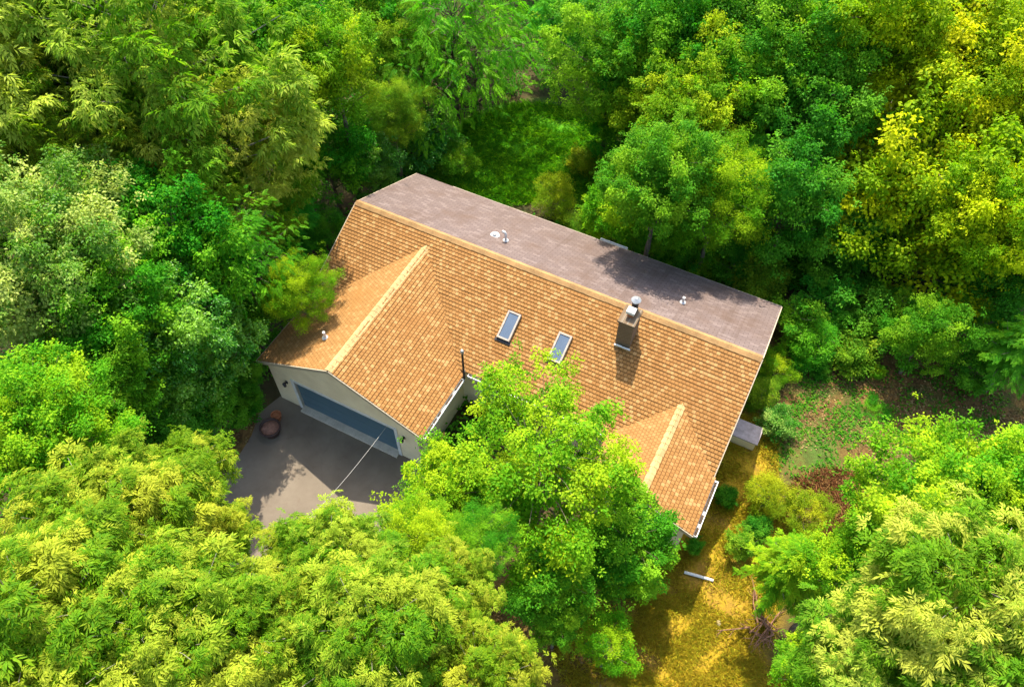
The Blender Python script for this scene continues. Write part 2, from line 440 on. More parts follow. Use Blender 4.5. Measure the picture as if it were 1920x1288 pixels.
def roof_slope(name, mat, parent, O, sd, td, poly, row=0.2, butt=0.026, thick=0.1, seed=0):
    """courses of shingles, each a tilted strip with a real butt edge, over a slab"""
    rnd = random.Random(seed)
    O, sd, td = Vector(O), Vector(sd).normalized(), Vector(td).normalized()
    nrm = sd.cross(td).normalized()
    if nrm.z < 0: nrm = -nrm
    b = MB()
    P = lambda s, t, h=0.0: O + sd * s + td * t + nrm * h
    t0 = min(q[1] for q in poly); t1 = max(q[1] for q in poly)
    k = 0
    while t0 + k * row < t1 - 1e-4:
        a, e = t0 + k * row, min(t0 + (k + 1) * row, t1)
        cp = clip(poly, a, e)
        if len(cp) >= 3:
            bt = butt * rnd.uniform(0.85, 1.15)
            # split along the eave so a course is not perfectly straight
            smin, smax = min(q[0] for q in cp), max(q[0] for q in cp)
            nseg = max(1, int((smax - smin) / 0.9))
            for j in range(nseg):
                x0, x1 = smin + (smax - smin) * j / nseg, smin + (smax - smin) * (j + 1) / nseg
                cq = [(s_, t_) for t_, s_ in clip([(q[1], q[0]) for q in cp], x0, x1)]
                if len(cq) < 3: continue
                hh = bt * rnd.uniform(0.8, 1.2)
                fn = lambda q: 0.004 + hh * (1 - (q[1] - a) / row)
                V = [P(q[0], q[1], fn(q)) for q in cq]
                f = list(range(len(V)))
                b.add(V, [f], [[(q[0], q[1]) for q in cq]])
                low = [q for q in cq if abs(q[1] - a) < 1e-6]
                if len(low) >= 2:
                    l0, l1 = min(low), max(low)
                    b.add([P(l0[0], a, 0), P(l1[0], a, 0), P(l1[0], a, fn(l1)), P(l0[0], a, fn(l0))], [(0, 1, 2, 3)],
                          [[(l0[0], a), (l1[0], a), (l1[0], a + 0.02), (l0[0], a + 0.02)]])
        k += 1
    V = [P(q[0], q[1], -0.001) for q in poly]; W = [P(q[0], q[1], -thick) for q in poly]; n = len(poly)
    b.add(V + W, [tuple(range(n)), tuple(range(n, 2 * n))[::-1]] + [(i, (i + 1) % n, n + (i + 1) % n, n + i) for i in range(n)])
    return b.build(name, mat, parent)

def H(u, v, z): return Vector((u, -v, z))                          # house-local vector from (u, v towards front, z)

lf = math.hypot(Fr, Hr - Hm); lb = math.hypot(Bk, Hr - Hb)
front_roof = tag(roof_slope('roof', M['shingle'], house, H(0, Fr, Hm), H(1, 0, 0), H(0, -Fr, Hr - Hm), [(0, 0), (L, 0), (L, lf), (0, lf)], 0.15, 0.019, seed=1), 'tan shingled front roof slope')
back_roof = tag(roof_slope('roof', M['rear_shingle'], house, H(0, -Bk, Hb), H(1, 0, 0), H(0, Bk, Hr - Hb), [(0, 0), (L, 0), (L, lb), (0, lb)], 0.14, 0.008, seed=2), 'dark brown weathered rear roof slope')

# garage roof: two slopes that die into the main roof along valleys
lg = math.hypot(GU, HG - GE)
vb = (Hr - HG) / sl                                                # where the garage ridge meets the main slope
tt = (Hm - GE) / (HG - GE) * lg
g_len = GV
for side in (-1, 1):
    O = H(GU + side * GU, GV, GE)
    td = H(-side * GU, 0, HG - GE)
    poly = [(0, 0), (GV - Fr + 0.25, 0), (GV - Fr + 0.12, tt), (GV - vb + 0.12, lg), (0, lg)]
    o = roof_slope('garage_roof', M['shingle_sunlit' if side < 0 else 'shingle'], house, O, H(0, -1, 0), td, poly, 0.14 if side < 0 else 0.15, 0.009 if side < 0 else 0.021, seed=3 + side)
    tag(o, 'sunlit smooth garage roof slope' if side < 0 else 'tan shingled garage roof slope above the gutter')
lw = math.hypot(WW, WH - Hm); vw = (Hr - WH) / sl
for side in (-1, 1):
    O = H(WU + side * WW, WV, Hm)
    td = H(-side * WW, 0, WH - Hm)
    poly = [(0, 0), (WV - Fr + 0.1, 0), (WV - vw + 0.12, lw), (0, lw)]
    roof_slope('porch_roof', M['shingle_sunlit' if side < 0 else 'shingle'], house, O, H(0, -1, 0), td, poly, 0.14 if side < 0 else 0.15, 0.02, seed=8 + side)

# ridge caps: overlapping bent cap shingles
def ridge_cap(name, mat, p, q, s1, s2, half, lift, parent):
    """p..q ridge line (house-local), s1/s2 horizontal unit vectors down each side with their slopes"""
    rnd = random.Random(hash(name) % 99 + int(p.x * 10))
    b = MB(); d = q - p; n = max(2, int(d.length / 0.26)); dn = d.normalized()
    for k in range(n):
        a = p + d * (k / n); e = p + d * ((k + 1.12) / n if k < n - 1 else 1)
        z0 = Vector((0, 0, lift + 0.008 + rnd.uniform(-.003, .004))); z1 = Vector((0, 0, lift - 0.004))
        h = half * rnd.uniform(0.95, 1.05)
        A = [a + s1[0] * h - Vector((0, 0, s1[1] * h)) + z0, a + z0 + Vector((0, 0, 0.01)), a + s2[0] * h - Vector((0, 0, s2[1] * h)) + z0]
        E = [e + s1[0] * h - Vector((0, 0, s1[1] * h)) + z1, e + z1 + Vector((0, 0, 0.01)), e + s2[0] * h - Vector((0, 0, s2[1] * h)) + z1]
        dz = Vector((0, 0, -0.05))
        V = A + E + [x + dz for x in A] + [x + dz for x in E]
        b.add(V, [(0, 1, 4, 3), (1, 2, 5, 4), (0, 3, 9, 6), (2, 8, 11, 5), (0, 6, 7, 1), (1, 7, 8, 2), (3, 4, 10, 9), (4, 5, 11, 10)])
    return b.build(name, mat, parent)
X, Y = Vector((1, 0, 0)), Vector((0, 1, 0))
ridge_cap('ridge_cap', M['ridge'], H(0.0, 0, Hr), H(L, 0, Hr), (-Y, sl), (Y, sb), 0.17, 0.035, front_roof)
ridge_cap('garage_ridge_cap', M['ridge_pale'], H(GU, GV, HG), H(GU, vb - 0.02, HG), (X, sg), (-X, sg), 0.16, 0.02, house)
ridge_cap('porch_ridge_cap', M['ridge_pale'], H(WU, WV, WH), H(WU, vw - 0.02, WH), (X, sw), (-X, sw), 0.15, 0.02, house)

# walls
w = MB()
x0, x1, yf, yb_ = 0.30, L - 0.30, 4.05, 4.25
zf = Hr - sl * yf - 0.12; zb = Hr - sb * yb_ - 0.12
prof = [(-yf, 0), (yb_, 0), (yb_, zb), (0, Hr - 0.14), (-yf, zf)]
for xa in (x0, x1 - 0.2):
    w.slab([(xa, y, z) for y, z in prof], (0.2, 0, 0))
w.bx(x0 + 0.2, x1 - 0.2, -yf, -yf + 0.2, 0, zf - 0.02); w.bx(x0 + 0.2, x1 - 0.2, yb_ - 0.2, yb_, 0, zb - 0.02)
tag(w.build('wall', M['siding'], house), 'beige clapboard main walls')
# garage front wall with the door opening
gx0, gx1, gy = 0.34, 2 * GU - 0.34, GV - 0.16
DX0, DX1, DZ = 1.50, 6.28, 2.02
gt = lambda x: HG - sg * abs(x - GU) - 0.11
w = MB()
w.slab([(gx0, -gy, 0), (DX0, -gy, 0), (DX0, -gy, DZ), (gx0, -gy, DZ)], (0, 0.2, 0))
w.slab([(DX1, -gy, 0), (gx1, -gy, 0), (gx1, -gy, DZ), (DX1, -gy, DZ)], (0, 0.2, 0))
w.slab([(gx0, -gy, DZ), (gx1, -gy, DZ), (gx1, -gy, gt(gx1)), (GU, -gy, gt(GU)), (gx0, -gy, gt(gx0))], (0, 0.2, 0))
for xa in (gx0, gx1 - 0.2):
    w.bx(xa, xa + 0.2, -gy + 0.2, -yf - 0.003, 0, min(gt(xa), gt(xa + 0.2)) - 0.01)
tag(w.build('garage_wall', M['siding'], house), 'beige garage walls with a low gable')
# porch wing walls
w = MB()
px0, px1, py = WU - WW + 0.28, WU + WW - 0.30, WV - 0.3
wt = lambda x: WH - sw * abs(x - WU) - 0.11
w.slab([(px0, -py, 0), (px1, -py, 0), (px1, -py, wt(px1)), (WU, -py, wt(WU)), (px0, -py, wt(px0))], (0, 0.2, 0))
for xa in (px0, px1 - 0.2):
    w.bx(xa, xa + 0.2, -py + 0.2, -yf - 0.003, 0, min(wt(xa), wt(xa + 0.2)) - 0.01)
w.build('porch_wall', M['siding'], house)

# rake boards, fascias
f = MB()
def rake(u, vA, zA, vB, zB, th=0.04):
    f.bar(H(u, vA, zA - 0.085), H(u, vB, zB - 0.085), th, 0.15)
for u in (-0.022, L + 0.022):
    rake(u, Fr, Hm, 0.0, Hr); rake(u, 0.0, Hr, -Bk, Hb)
for sd_ in (-1, 1):
    f.bar(H(GU + sd_ * GU, GV + 0.022, GE - 0.085), H(GU, GV + 0.022, HG - 0.085), 0.04, 0.15)
    f.bar(H(WU + sd_ * WW, WV + 0.022, Hm - 0.085), H(WU, WV + 0.022, WH - 0.085), 0.04, 0.15)
f.bar(H(-0.022, GV, GE - 0.08), H(-0.022, Fr + 0.1, GE - 0.08), 0.04, 0.14)
f.bar(H(2.0, -Bk - 0.022, Hb - 0.08), H(L, -Bk - 0.022, Hb - 0.08), 0.04, 0.14)
f.build('fascia', M['cream'], house)

def gutter(p, q, side, parent=house, debris=True):
    """open trough along p..q; side = unit vector away from the roof"""
    p, q, side = Vector(p), Vector(q), Vector(side)
    b = MB(); wd, ht, th = 0.13, 0.10, 0.012
    up = Vector((0, 0, 1))
    c = lambda a, k: a + side * k
    b.bar(c(p, 0.008) - up * 0.05, c(q, 0.008) - up * 0.05, th, ht)
    b.bar(c(p, wd) - up * 0.045, c(q, wd) - up * 0.045, 0.03, ht + 0.01)
    b.bar(c(p, wd / 2 + .004) - up * 0.097, c(q, wd / 2 + .004) - up * 0.097, wd - 0.03, th)
    dn = (q - p).normalized()
    for e in (p + dn * 0.008, q - dn * 0.008):
        b.bar(e + side * 0.016 - up * 0.045, e + side * (wd - .016) - up * 0.045, 0.014, ht - 0.012)
    g = b.build('gutter', M['white'], parent)
    if debris:
        d = MB(); rnd = random.Random(int(p.x * 7)); n = int((q - p).length / 0.18)
        for k in range(n):
            e = p + (q - p) * ((k + rnd.random()) / n)
            if rnd.random() < 0.15: continue
            d.box(e + side * 0.068 - up * (0.055 + rnd.random() * 0.02), (0.2, 0.085, 0.05), rz=math.atan2(dn.y, dn.x) + rnd.uniform(-.15, .15))
        tag(d.build('debris', M['debris'], g), kind='stuff')
    return g
gutter(H(2 * GU + 0.005, GV - 0.02, GE - 0.005), H(2 * GU + 0.005, Fr + 0.28, GE - 0.005), X)
gutter(H(2 * GU + 0.2, Fr + 0.005, Hm - 0.01), H(WU - WW - 0.15, Fr + 0.005, Hm - 0.01), -Y)
gutter(H(WU + WW + 0.005, WV - 0.02, Hm - 0.01), H(WU + WW + 0.005, Fr - 0.02, Hm - 0.01), X)
gutter(H(9.6, -Bk - 0.045, Hb - 0.03), H(10.9, -Bk - 0.045, Hb - 0.03), Y, debris=False)
b = MB(); b.bar(H(L + 0.05, Fr + 0.02, Hm - 0.05), H(WU + WW + 0.13, Fr + 0.02, Hm - 0.05), 0.05, 0.1); b.build('gutter_return', M['white'], house)
# downspouts
b = MB()
b.tube([H(2 * GU + 0.08, GV - 0.2, GE - 0.1), H(2 * GU - 0.1, GV - 0.2, GE - 0.4), H(gx1 + 0.05, GV - 0.2, GE - 0.55), H(gx1 + 0.05, GV - 0.2, 0.1)], 0.04, 8)
b.build('downspout', M['cream'], house)

# garage door: frame, panelled door, threshold
fr = MB()
fr.bx(DX0 - 0.14, DX0, -gy - 0.035, -gy + 0.16, 0, DZ + 0.14); fr.bx(DX1, DX1 + 0.14, -gy - 0.035, -gy + 0.16, 0, DZ + 0.14)
fr.bx(DX0, DX1, -gy - 0.03, -gy + 0.15, DZ, DZ + 0.12)
dm = MB()
rows_, cols_ = 4, 8
ph = (DZ - 0.1) / rows_
for i in range(rows_):
    z0 = 0.1 + i * ph
    dm.bx(DX0 + 0.002, DX1 - 0.002, -gy + 0.10, -gy + 0.14, z0 + 0.006, z0 + ph - 0.006)
dm.bx(DX0 + 0.002, DX1 - 0.002, -gy + 0.125, -gy + 0.15, 0.1, DZ - 0.004)
gd = tag(dm.build('garage_door', M['door'], house), 'wide slate blue garage door')
fr.build('door_frame', M['white'], gd)
th = MB(); th.bx(DX0 + 0.003, DX1 - 0.003, -gy - 0.22, -gy + 0.10, 0.006, 0.10); th.build('threshold', M['conc'], house)
for u in (DX0 - 0.42, DX1 + 0.42):
    b = MB(); c = H(u, gy, 1.72)
    b.box(c + Vector((0, -0.02, 0.0)), (0.09, 0.04, 0.16)); b.tube([c + Vector((0, -0.04, 0.05)), c + Vector((0, -0.12, 0.12)), c + Vector((0, -0.16, 0.08))], 0.013, 6)
    b.lathe([(0.02, -0.14), (0.055, -0.12), (0.07, 0.06), (0.085, 0.065), (0.02, 0.13)], c + Vector((0, -0.16, 0)), 8)
    b.build('wall_lamp', M['dark'], house)

# skylights
nrm_f = Vector((0, -sl, 1)).normalized()
tdir = H(0, -Fr, Hr - Hm).normalized()
MF = Matrix((X, tdir, nrm_f)).transposed()
def on_front(u, v, h=0.0): return H(u, v, Hr - sl * v) + nrm_f * h
for u, v in ((8.60, 2.27), (10.84, 2.30)):
    fm = MB(); c = on_front(u, v)
    wd, ln = 0.56, 1.18
    for a in (-1, 1):
        fm.box(c + X * a * (wd / 2 - 0.035) + nrm_f * 0.07, (0.07, ln, 0.15), M=MF)
        fm.box(c + tdir * a * (ln / 2 - 0.035) + nrm_f * 0.069, (wd - 0.142, 0.07, 0.148), M=MF)
    pane = MB(); pane.box(c + nrm_f * 0.10, (wd - 0.144, ln - 0.144, 0.03), M=MF)
    s = pane.build('skylight', M['glass'], house); fm.build('frame', M['frame'], s)
    ap = MB(); ap.box(c - tdir * (ln / 2 + 0.07) + nrm_f * 0.04, (wd + 0.12, 0.12, 0.012), M=MF); ap.build('flashing', M['dark'], s)

# chimney
cu0, cu1, cv0, cv1, ct = 12.72, 13.30, 0.62, 1.42, 5.62
b = MB(); b.bx(cu0, cu1, -cv1, -cv0, Hr - sl * cv1 - 0.2, ct); b.bx(cu0 - 0.05, cu1 + 0.05, -cv1 - 0.05, -cv0 + 0.05, ct, ct + 0.09)
ch = b.build('chimney', M['brick'], house)
b = MB()
for k in range(6):
    b.box(on_front(cu0 + 0.05 + k * 0.108, cv1 + 0.035, 0.07 + 0.02 * ((k * 7) % 3)), (0.11, 0.06, 0.16 + 0.03 * (k % 2)), M=MF)
b.build('flashing', M['white'], ch)
for (v, hgt, cap) in ((0.62, 0.32, 1), (1.02, 0.2, 0)):
    b = MB(); c = H((cu0 + cu1) / 2, v, ct + 0.09)
    b.lathe([(0.13, 0), (0.13, hgt), (0.10, hgt), (0.10, hgt - 0.06)], c, 14)
    fl = b.build('flue', M['dark'] if cap else M['terra'], ch)
    b = MB()
    if cap:
        b.lathe([(0.10, hgt), (0.10, hgt + 0.10), (0.19, hgt + 0.13), (0.19, hgt + 0.16), (0.03, hgt + 0.27)], c, 14)
    else:
        b.box(c + Vector((0, 0, hgt + 0.07)), (0.32, 0.30, 0.12)); b.box(c + Vector((0, 0, hgt + 0.145)), (0.26, 0.24, 0.03))
    b.build('cap', M['galv'] if cap else M['white'], fl)

# vent pipes
def on_back(u, v): return H(u, -v, Hr - sb * v)
def pipe(p, h, r, m, bend=False, boot=True):
    b = MB()
    pts = [p - Vector((0, 0, 0.1)), p + Vector((0, 0, h))]
    if bend: pts += [p + Vector((-0.03, 0, h + 0.07)), p + Vector((-0.16, 0, h + 0.10))]
    b.tube(pts, r, 10)
    if boot: b.lathe([(r * 2.6, -0.03), (r * 2.2, 0.05), (r * 1.1, 0.10)], p, 12)
    return b.build('vent_pipe', m, house)
pipe(on_back(6.5, 1.44), 0.42, 0.055, M['white'], True)
pipe(on_back(5.93, 1.53), 0.16, 0.09, M['white'])
pipe(on_back(14.32, 1.84), 0.34, 0.055, M['white'])
gp = hl(at(612, 640, 3.75)); pipe(H(gp[0], gp[1], HG - sg * abs(gp[0] - GU)), 0.38, 0.055, M['white'])
# service mast in the corner of garage and house
b = MB(); mp = H(7.80, 4.62, 2.70)
b.tube([mp, mp + Vector((0, 0, 1.75))], 0.045, 8); b.bar(mp + Vector((0, 0, 0.2)), mp + Vector((-0.1, 0.25, 0.2)), 0.03, 0.03)
ms = b.build('mast', M['dark'], house)
b = MB(); b.lathe([(0.05, 1.70), (0.075, 1.74), (0.075, 1.86), (0.03, 1.93)], mp, 10); b.build('cap', M['galv'], ms)

# windows and doors on the outer walls (seen from a step aside)
def window(u, v, z, wd, ht, nx, ny):
    n = Vector((nx, ny, 0)); a = Vector((-ny, nx, 0)); c = H(u, v, z)
    rz = math.atan2(a.y, a.x)
    fm = MB(); g = MB()
    for s_ in (-1, 1):
        fm.box(c + a * s_ * (wd / 2) + n * 0.02, (0.09, 0.06, ht + 0.09), rz); fm.box(c + Vector((0, 0, s_ * ht / 2)) + n * 0.019, (wd - 0.094, 0.058, 0.09), rz)
    fm.box(c + n * 0.018, (wd - 0.094, 0.05, 0.04), rz)
    g.box(c + n * 0.004, (wd - 0.02, 0.02, ht - 0.02), rz)
    o = fm.build('window', M['white'], house); g.build('pane', M['glass'], o)
for u in (8.9, 12.3): window(u, yf, 1.6, 1.3, 1.2, 0, -1)
for u in (2.5, 6.2, 10.0, 14.5): window(u, -yb_, 1.6, 1.2, 1.1, 0, 1)
window(x1, -2.6, 1.55, 1.0, 1.1, 1, 0); window(WU, py, 1.5, 1.6, 1.2, 0, -1)
b = MB(); dp = H(10.6, yf, 0)
b.box(dp + Vector((0, -0.02, 1.05)), (0.95, 0.05, 2.05)); b.build('front_door', M['wood'], house)

# utility boxes on the right gable wall
b = MB(); b.bx(x1 + 0.003, x1 + 0.28, -0.9, -0.35, 0.7, 1.5); b.build('meter_box', M['lidgrey'], house)
b = MB(); b.tube([H(x1 + 0.06, 1.0, 2.5), H(x1 + 0.06, 2.4, 1.7)], 0.05, 8); b.build('drain_pipe', M['white'], house)

# low bulkhead box against the right wall
bxm = MB(); bxm.bx(x1 + 0.003, 19.06, -0.76, 0.0, 0, 0.56)
box = bxm.build('bulkhead', M['siding'], house)
b = MB(); b.bx(x1 + 0.004, 19.13, -0.82, 0.06, 0.56, 0.62); b.build('lid', M['lidgrey'], box)

# ------------------------------------------------------------------ driveway and the small things round the house
dl = [(0.25, GV - 0.2), (-0.05, 8.6), (0.35, 9.6), (0.55, 11.0), (0.7, 12.6), (0.9, 15), (0.7, 20), (0.9, 40)]
dr = [(7.6, 40), (7.4, 20), (7.9, 14), (7.75, 11), (7.85, 9.4), (7.45, GV - 0.2)]
m = MB(); P_ = [hw(u, v, 0.006) for u, v in dl + dr]
m.add(P_, [tuple(range(len(P_)))])
tag(m.build('driveway', M['asphalt']), 'weathered asphalt driveway in front of the garage', 'driveway', kind='structure')

def pot(px, py, r, h, m_out, m_in, name, label, cat):
    p = at(px, py, h * 0.8); e = empty(name, (p[0], p[1], 0.0))
    tag(e, label, cat)
    b = MB(); b.lathe([(r * 0.62, 0.0), (r * 0.72, 0.04), (r * 0.95, h * 0.75), (r * 1.04, h * 0.80), (r * 1.06, h), (r * 0.90, h), (r * 0.88, h * 0.86), (0.02, h * 0.86)], (0, 0, 0.006), 28)
    b.build('bowl', m_out, e, True)
    b = MB(); b.lathe([(r * 0.86, h * 0.86), (r * 0.7, h * 0.93), (r * 0.3, h * 0.97), (0.02, h * 0.98)], (0, 0, 0.006), 20); b.build('soil', m_in, e, True)
pot(507, 803, 0.42, 0.5, M['pot'], M['soil'], 'planter', 'large round dark planter filled with dry brown soil on the driveway edge', 'planter')
pot(518, 779, 0.21, 0.36, M['terra'], M['terra'], 'flower_pot', 'small orange terracotta pot behind the big dark planter', 'flower pot')

p0 = hw(6.05, gy + 0.03, 2.22); p1 = Vector(at(452, 1090, 7.4))
m = MB(); m.tube([p0.lerp(p1, k / 14) - Vector((0, 0, 0.5 * math.sin(math.pi * k / 14))) for k in range(15)], 0.006, 6)
tag(m.build('service_cable', M['cable']), 'thin pale overhead cable running from the garage to the trees', 'cable')

a_ = Vector(at(1283, 1072, 0.06)); c_ = Vector(at(1337, 1088, 0.06))
m = MB(); m.tube([a_, a_.lerp(c_, 0.5) + Vector((0, 0, 0.02)), c_], 0.055, 10)
tag(m.build('drain_pipe', M['white']), 'white plastic drain pipe lying on the ochre grass', 'pipe')

# slatted wooden gate beside the garage wall
gp_ = hw(7.72, 6.75, 0)
ge = tag(empty('wooden_gate', gp_, YAW), 'short brown slatted wooden gate beside the garage side wall', 'gate')
b = MB()
for k in range(6): b.box((0.0, -0.30 + k * 0.12, 0.45), (0.03, 0.08, 0.8))
b.build('slats', M['wood'], ge)
b = MB()
for k in (0.15, 0.88): b.box((0.04, 0, k), (0.05, 0.78, 0.09))
for k in (-0.42, 0.42): b.box((0.02, k, 0.5), (0.09, 0.09, 1.0))
b.build('frame', M['lit_wood'], ge)

rnd = random.Random(5)
def rock(px, py, r, label):
    b = MB(); n = 9
    prof = [(r * k, z) for k, z in ((0.7, -0.05), (1.0, r * 0.25), (0.85, r * 0.55), (0.45, r * 0.75), (0.05, r * 0.8))]
    b.lathe(prof, (0, 0, 0), n)
    b.v = [(x * rnd.uniform(.8, 1.25), y * rnd.uniform(.7, 1.1), z) for x, y, z in b.v]
    o = b.build('rock', M['rock']); o.location = at(px, py, 0.05) * np.array([1, 1, 0]); tag(o, label, 'rock', 'pale rocks in the grass')
rock(1346, 1167, 0.13, 'pale yellowish rock beside the tangle of dead branches')

# ------------------------------------------------------------------ foliage
def leaf_tris(pos, d, n, ln, wd, bend=0.15):
    """(N) leaves: base pos, direction d, normal n, length, width -> verts (N*4), tris (N*2)"""
    d = d / (np.linalg.norm(d, axis=1, keepdims=True) + 1e-9)
    s = np.cross(d, n); s /= (np.linalg.norm(s, axis=1, keepdims=True) + 1e-9)
    n = np.cross(s, d)
    ln = ln[:, None]; wd = wd[:, None]
    mid = pos + d * ln * 0.42 + n * wd * 0.18
    a = mid - s * wd * 0.5; b = mid + s * wd * 0.5
    tip = pos + d * ln - n * ln * bend
    V = np.stack([pos, a, tip, b], 1).reshape(-1, 3)
    i = np.arange(len(pos), dtype=np.int32)[:, None] * 4
    T = np.concatenate([i + np.array([[0, 3, 2]], dtype=np.int32), i + np.array([[0, 2, 1]], dtype=np.int32)], 1).reshape(-1, 3)
    return V, T

def unit(a): return a / (np.linalg.norm(a, axis=-1, keepdims=True) + 1e-9)

def spray_template(kind, rg):
    """leaves of one twig in local axes (y outward, z up): pos, dir, nrm, len, wid"""
    P, D, Nn, Ln, Wd = [], [], [], [], []
    def put(p, d, n, l, w): P.append(p); D.append(d); Nn.append(n); Ln.append(l); Wd.append(w)
    if kind == 'ash':                                              # rosette of drooping compound leaves
        for k in range(4):
            an = rg.uniform(-.5, .5) + (k - 1.5) * 0.85
            ln = rg.uniform(0.34, 0.52); dr = rg.uniform(0.2, 0.7)
            ax = np.array([math.sin(an), math.cos(an), 0.25])
            for j in range(3):
                tpar = (j + 0.9) / 3.3
                c = ax * ln * tpar - np.array([0, 0, dr * ln * tpar ** 2])
                dirr = ax - np.array([0, 0, 2 * dr * tpar])
                sd = np.array([ax[1], -ax[0], 0])
                for sgn in (-1, 1):
                    put(c, dirr * 0.9 + sd * sgn * 0.7 + rg.normal(0, .15, 3), np.array([0, 0, 1.]) + rg.normal(0, .3, 3), rg.uniform(.20, .29), rg.uniform(.06, .085))
            put(ax * ln - np.array([0, 0, dr * ln]), ax - np.array([0, 0, 2 * dr]), np.array([0, 0, 1.]) + rg.normal(0, .25, 3), rg.uniform(.22, .30), .075)
    elif kind == 'hem':                                            # flat fern-like frond
        n = 9
        for j in range(n):
            tpar = (j + 0.5) / n
            c = np.array([rg.normal(0, .01), tpar * 0.95, -0.22 * tpar ** 2])
            l = 0.34 * (1 - tpar) ** 0.7 + 0.07
            for sgn in (-1, 1):
                dd = np.array([sgn * 0.85, 0.62, -0.18]) + rg.normal(0, .09, 3)
                put(c, dd, np.array([0, 0, 1.]) + rg.normal(0, .2, 3), l * rg.uniform(.75, 1.1), 0.075)
                put(c + unit(dd) * l * 0.35, dd + np.array([0, .6, 0]), np.array([0, 0, 1.]) + rg.normal(0, .2, 3), l * .6, 0.055)
        put(np.array([0, 0.93, -.2]), np.array([0, 1, -.5]), np.array([0, 0, 1.]), .16, .06)
    elif kind == 'fine':
        for k in range(26):
            an = rg.uniform(-2.2, 2.2); r = rg.uniform(0.0, 0.34)
            c = np.array([math.sin(an) * r, math.cos(an) * r, rg.normal(0, .06) - r * r * .6])
            put(c, np.array([math.sin(an), math.cos(an), 0]) + rg.normal(0, .45, 3), np.array([0, 0, 1.]) + rg.normal(0, .4, 3), rg.uniform(.07, .11), rg.uniform(.035, .05))
    else:                                                          # broad leaves round a twig end
        for k in range(17):
            an = rg.uniform(-2.4, 2.4); r = rg.uniform(0.02, 0.32)
            c = np.array([math.sin(an) * r, math.cos(an) * r, rg.normal(0, .05) - r * r * .5])
            put(c, np.array([math.sin(an), math.cos(an), -.15]) + rg.normal(0, .3, 3), np.array([0, 0, 1.]) + rg.normal(0, .33, 3), rg.uniform(.11, .17), rg.uniform(.08, .115))
    return [np.array(q) for q in (P, D, Nn, Ln, Wd)]

def sprays_to_mesh(name, kind, C, Yd, Zd, S, lobe, rg, zmin=None):
    """instantiate spray templates at centres C with axes and scale"""
    tp = [spray_template(kind, rg) for _ in range(5)]
    which = rg.integers(0, 5, len(C))
    Vs, Ts, Tn = [], [], []; base = 0
    Yd = unit(Yd); Xd = unit(np.cross(Yd, Zd)); Zd = np.cross(Xd, Yd)
    for w_ in range(5):
        m_ = which == w_
        if not m_.any(): continue
        P, D, Nn, Ln, Wd = tp[w_]
        c, x, y, z, s = C[m_], Xd[m_], Yd[m_], Zd[m_], S[m_]
        tr = lambda A: A[None, :, 0, None] * x[:, None] + A[None, :, 1, None] * y[:, None] + A[None, :, 2, None] * z[:, None]
        k = len(P); n = len(c)
        pos = (c[:, None] + tr(P) * s[:, None, None]).reshape(-1, 3)
        V, T = leaf_tris(pos, tr(D).reshape(-1, 3), tr(Nn).reshape(-1, 3), (Ln[None] * s[:, None]).ravel(), (Wd[None] * s[:, None]).ravel())
        tint = np.ones((n * k, 4), dtype=np.float32)
        tint[:, 0] = np.clip(np.repeat(lobe[m_], k) + rg.normal(0, .08, n * k), 0, 1)
        tint[:, 1] = rg.random(n * k); tint[:, 2] = np.repeat(rg.random(n), k)
        Vs.append(V); Ts.append(T + base); base += len(V); Tn.append(np.repeat(tint, 4, 0))
    V = np.concatenate(Vs)
    if zmin is not None: V[:, 2] = np.maximum(V[:, 2], zmin)
    return np_mesh(name, V, np.concatenate(Ts), np.concatenate(Tn))

def crown_lobes(rg, Rr, Rzz, n, rl, base=-0.45):
    """centres and radii of the leaf clumps of a round crown: uneven, outer shell and some inside"""
    out = []
    bumps = unit(rg.normal(size=(9, 3))); amp = rg.uniform(-.22, .28, 9)
    tries = 0
    while len(out) < n and tries < n * 60:
        tries += 1
        d = unit(rg.normal(size=3)); 
        if d[2] < base: continue
        f = 1 + float(np.sum(amp * np.maximum(0, bumps @ d) ** 4))
        inner = rg.random() < 0.22
        rr = f * (rg.uniform(.3, .62) if inner else rg.uniform(.66, 1.04))
        r = rl * rg.uniform(.5, 1.5)
        p = d * np.array([Rr, Rr, Rzz]) * rr
        if all(np.linalg.norm((p - q) * np.array([1, 1, 1.2])) > 0.74 * (r + s) * (0.6 if inner else 1) for q, s in out): out.append((p, r))
    return out

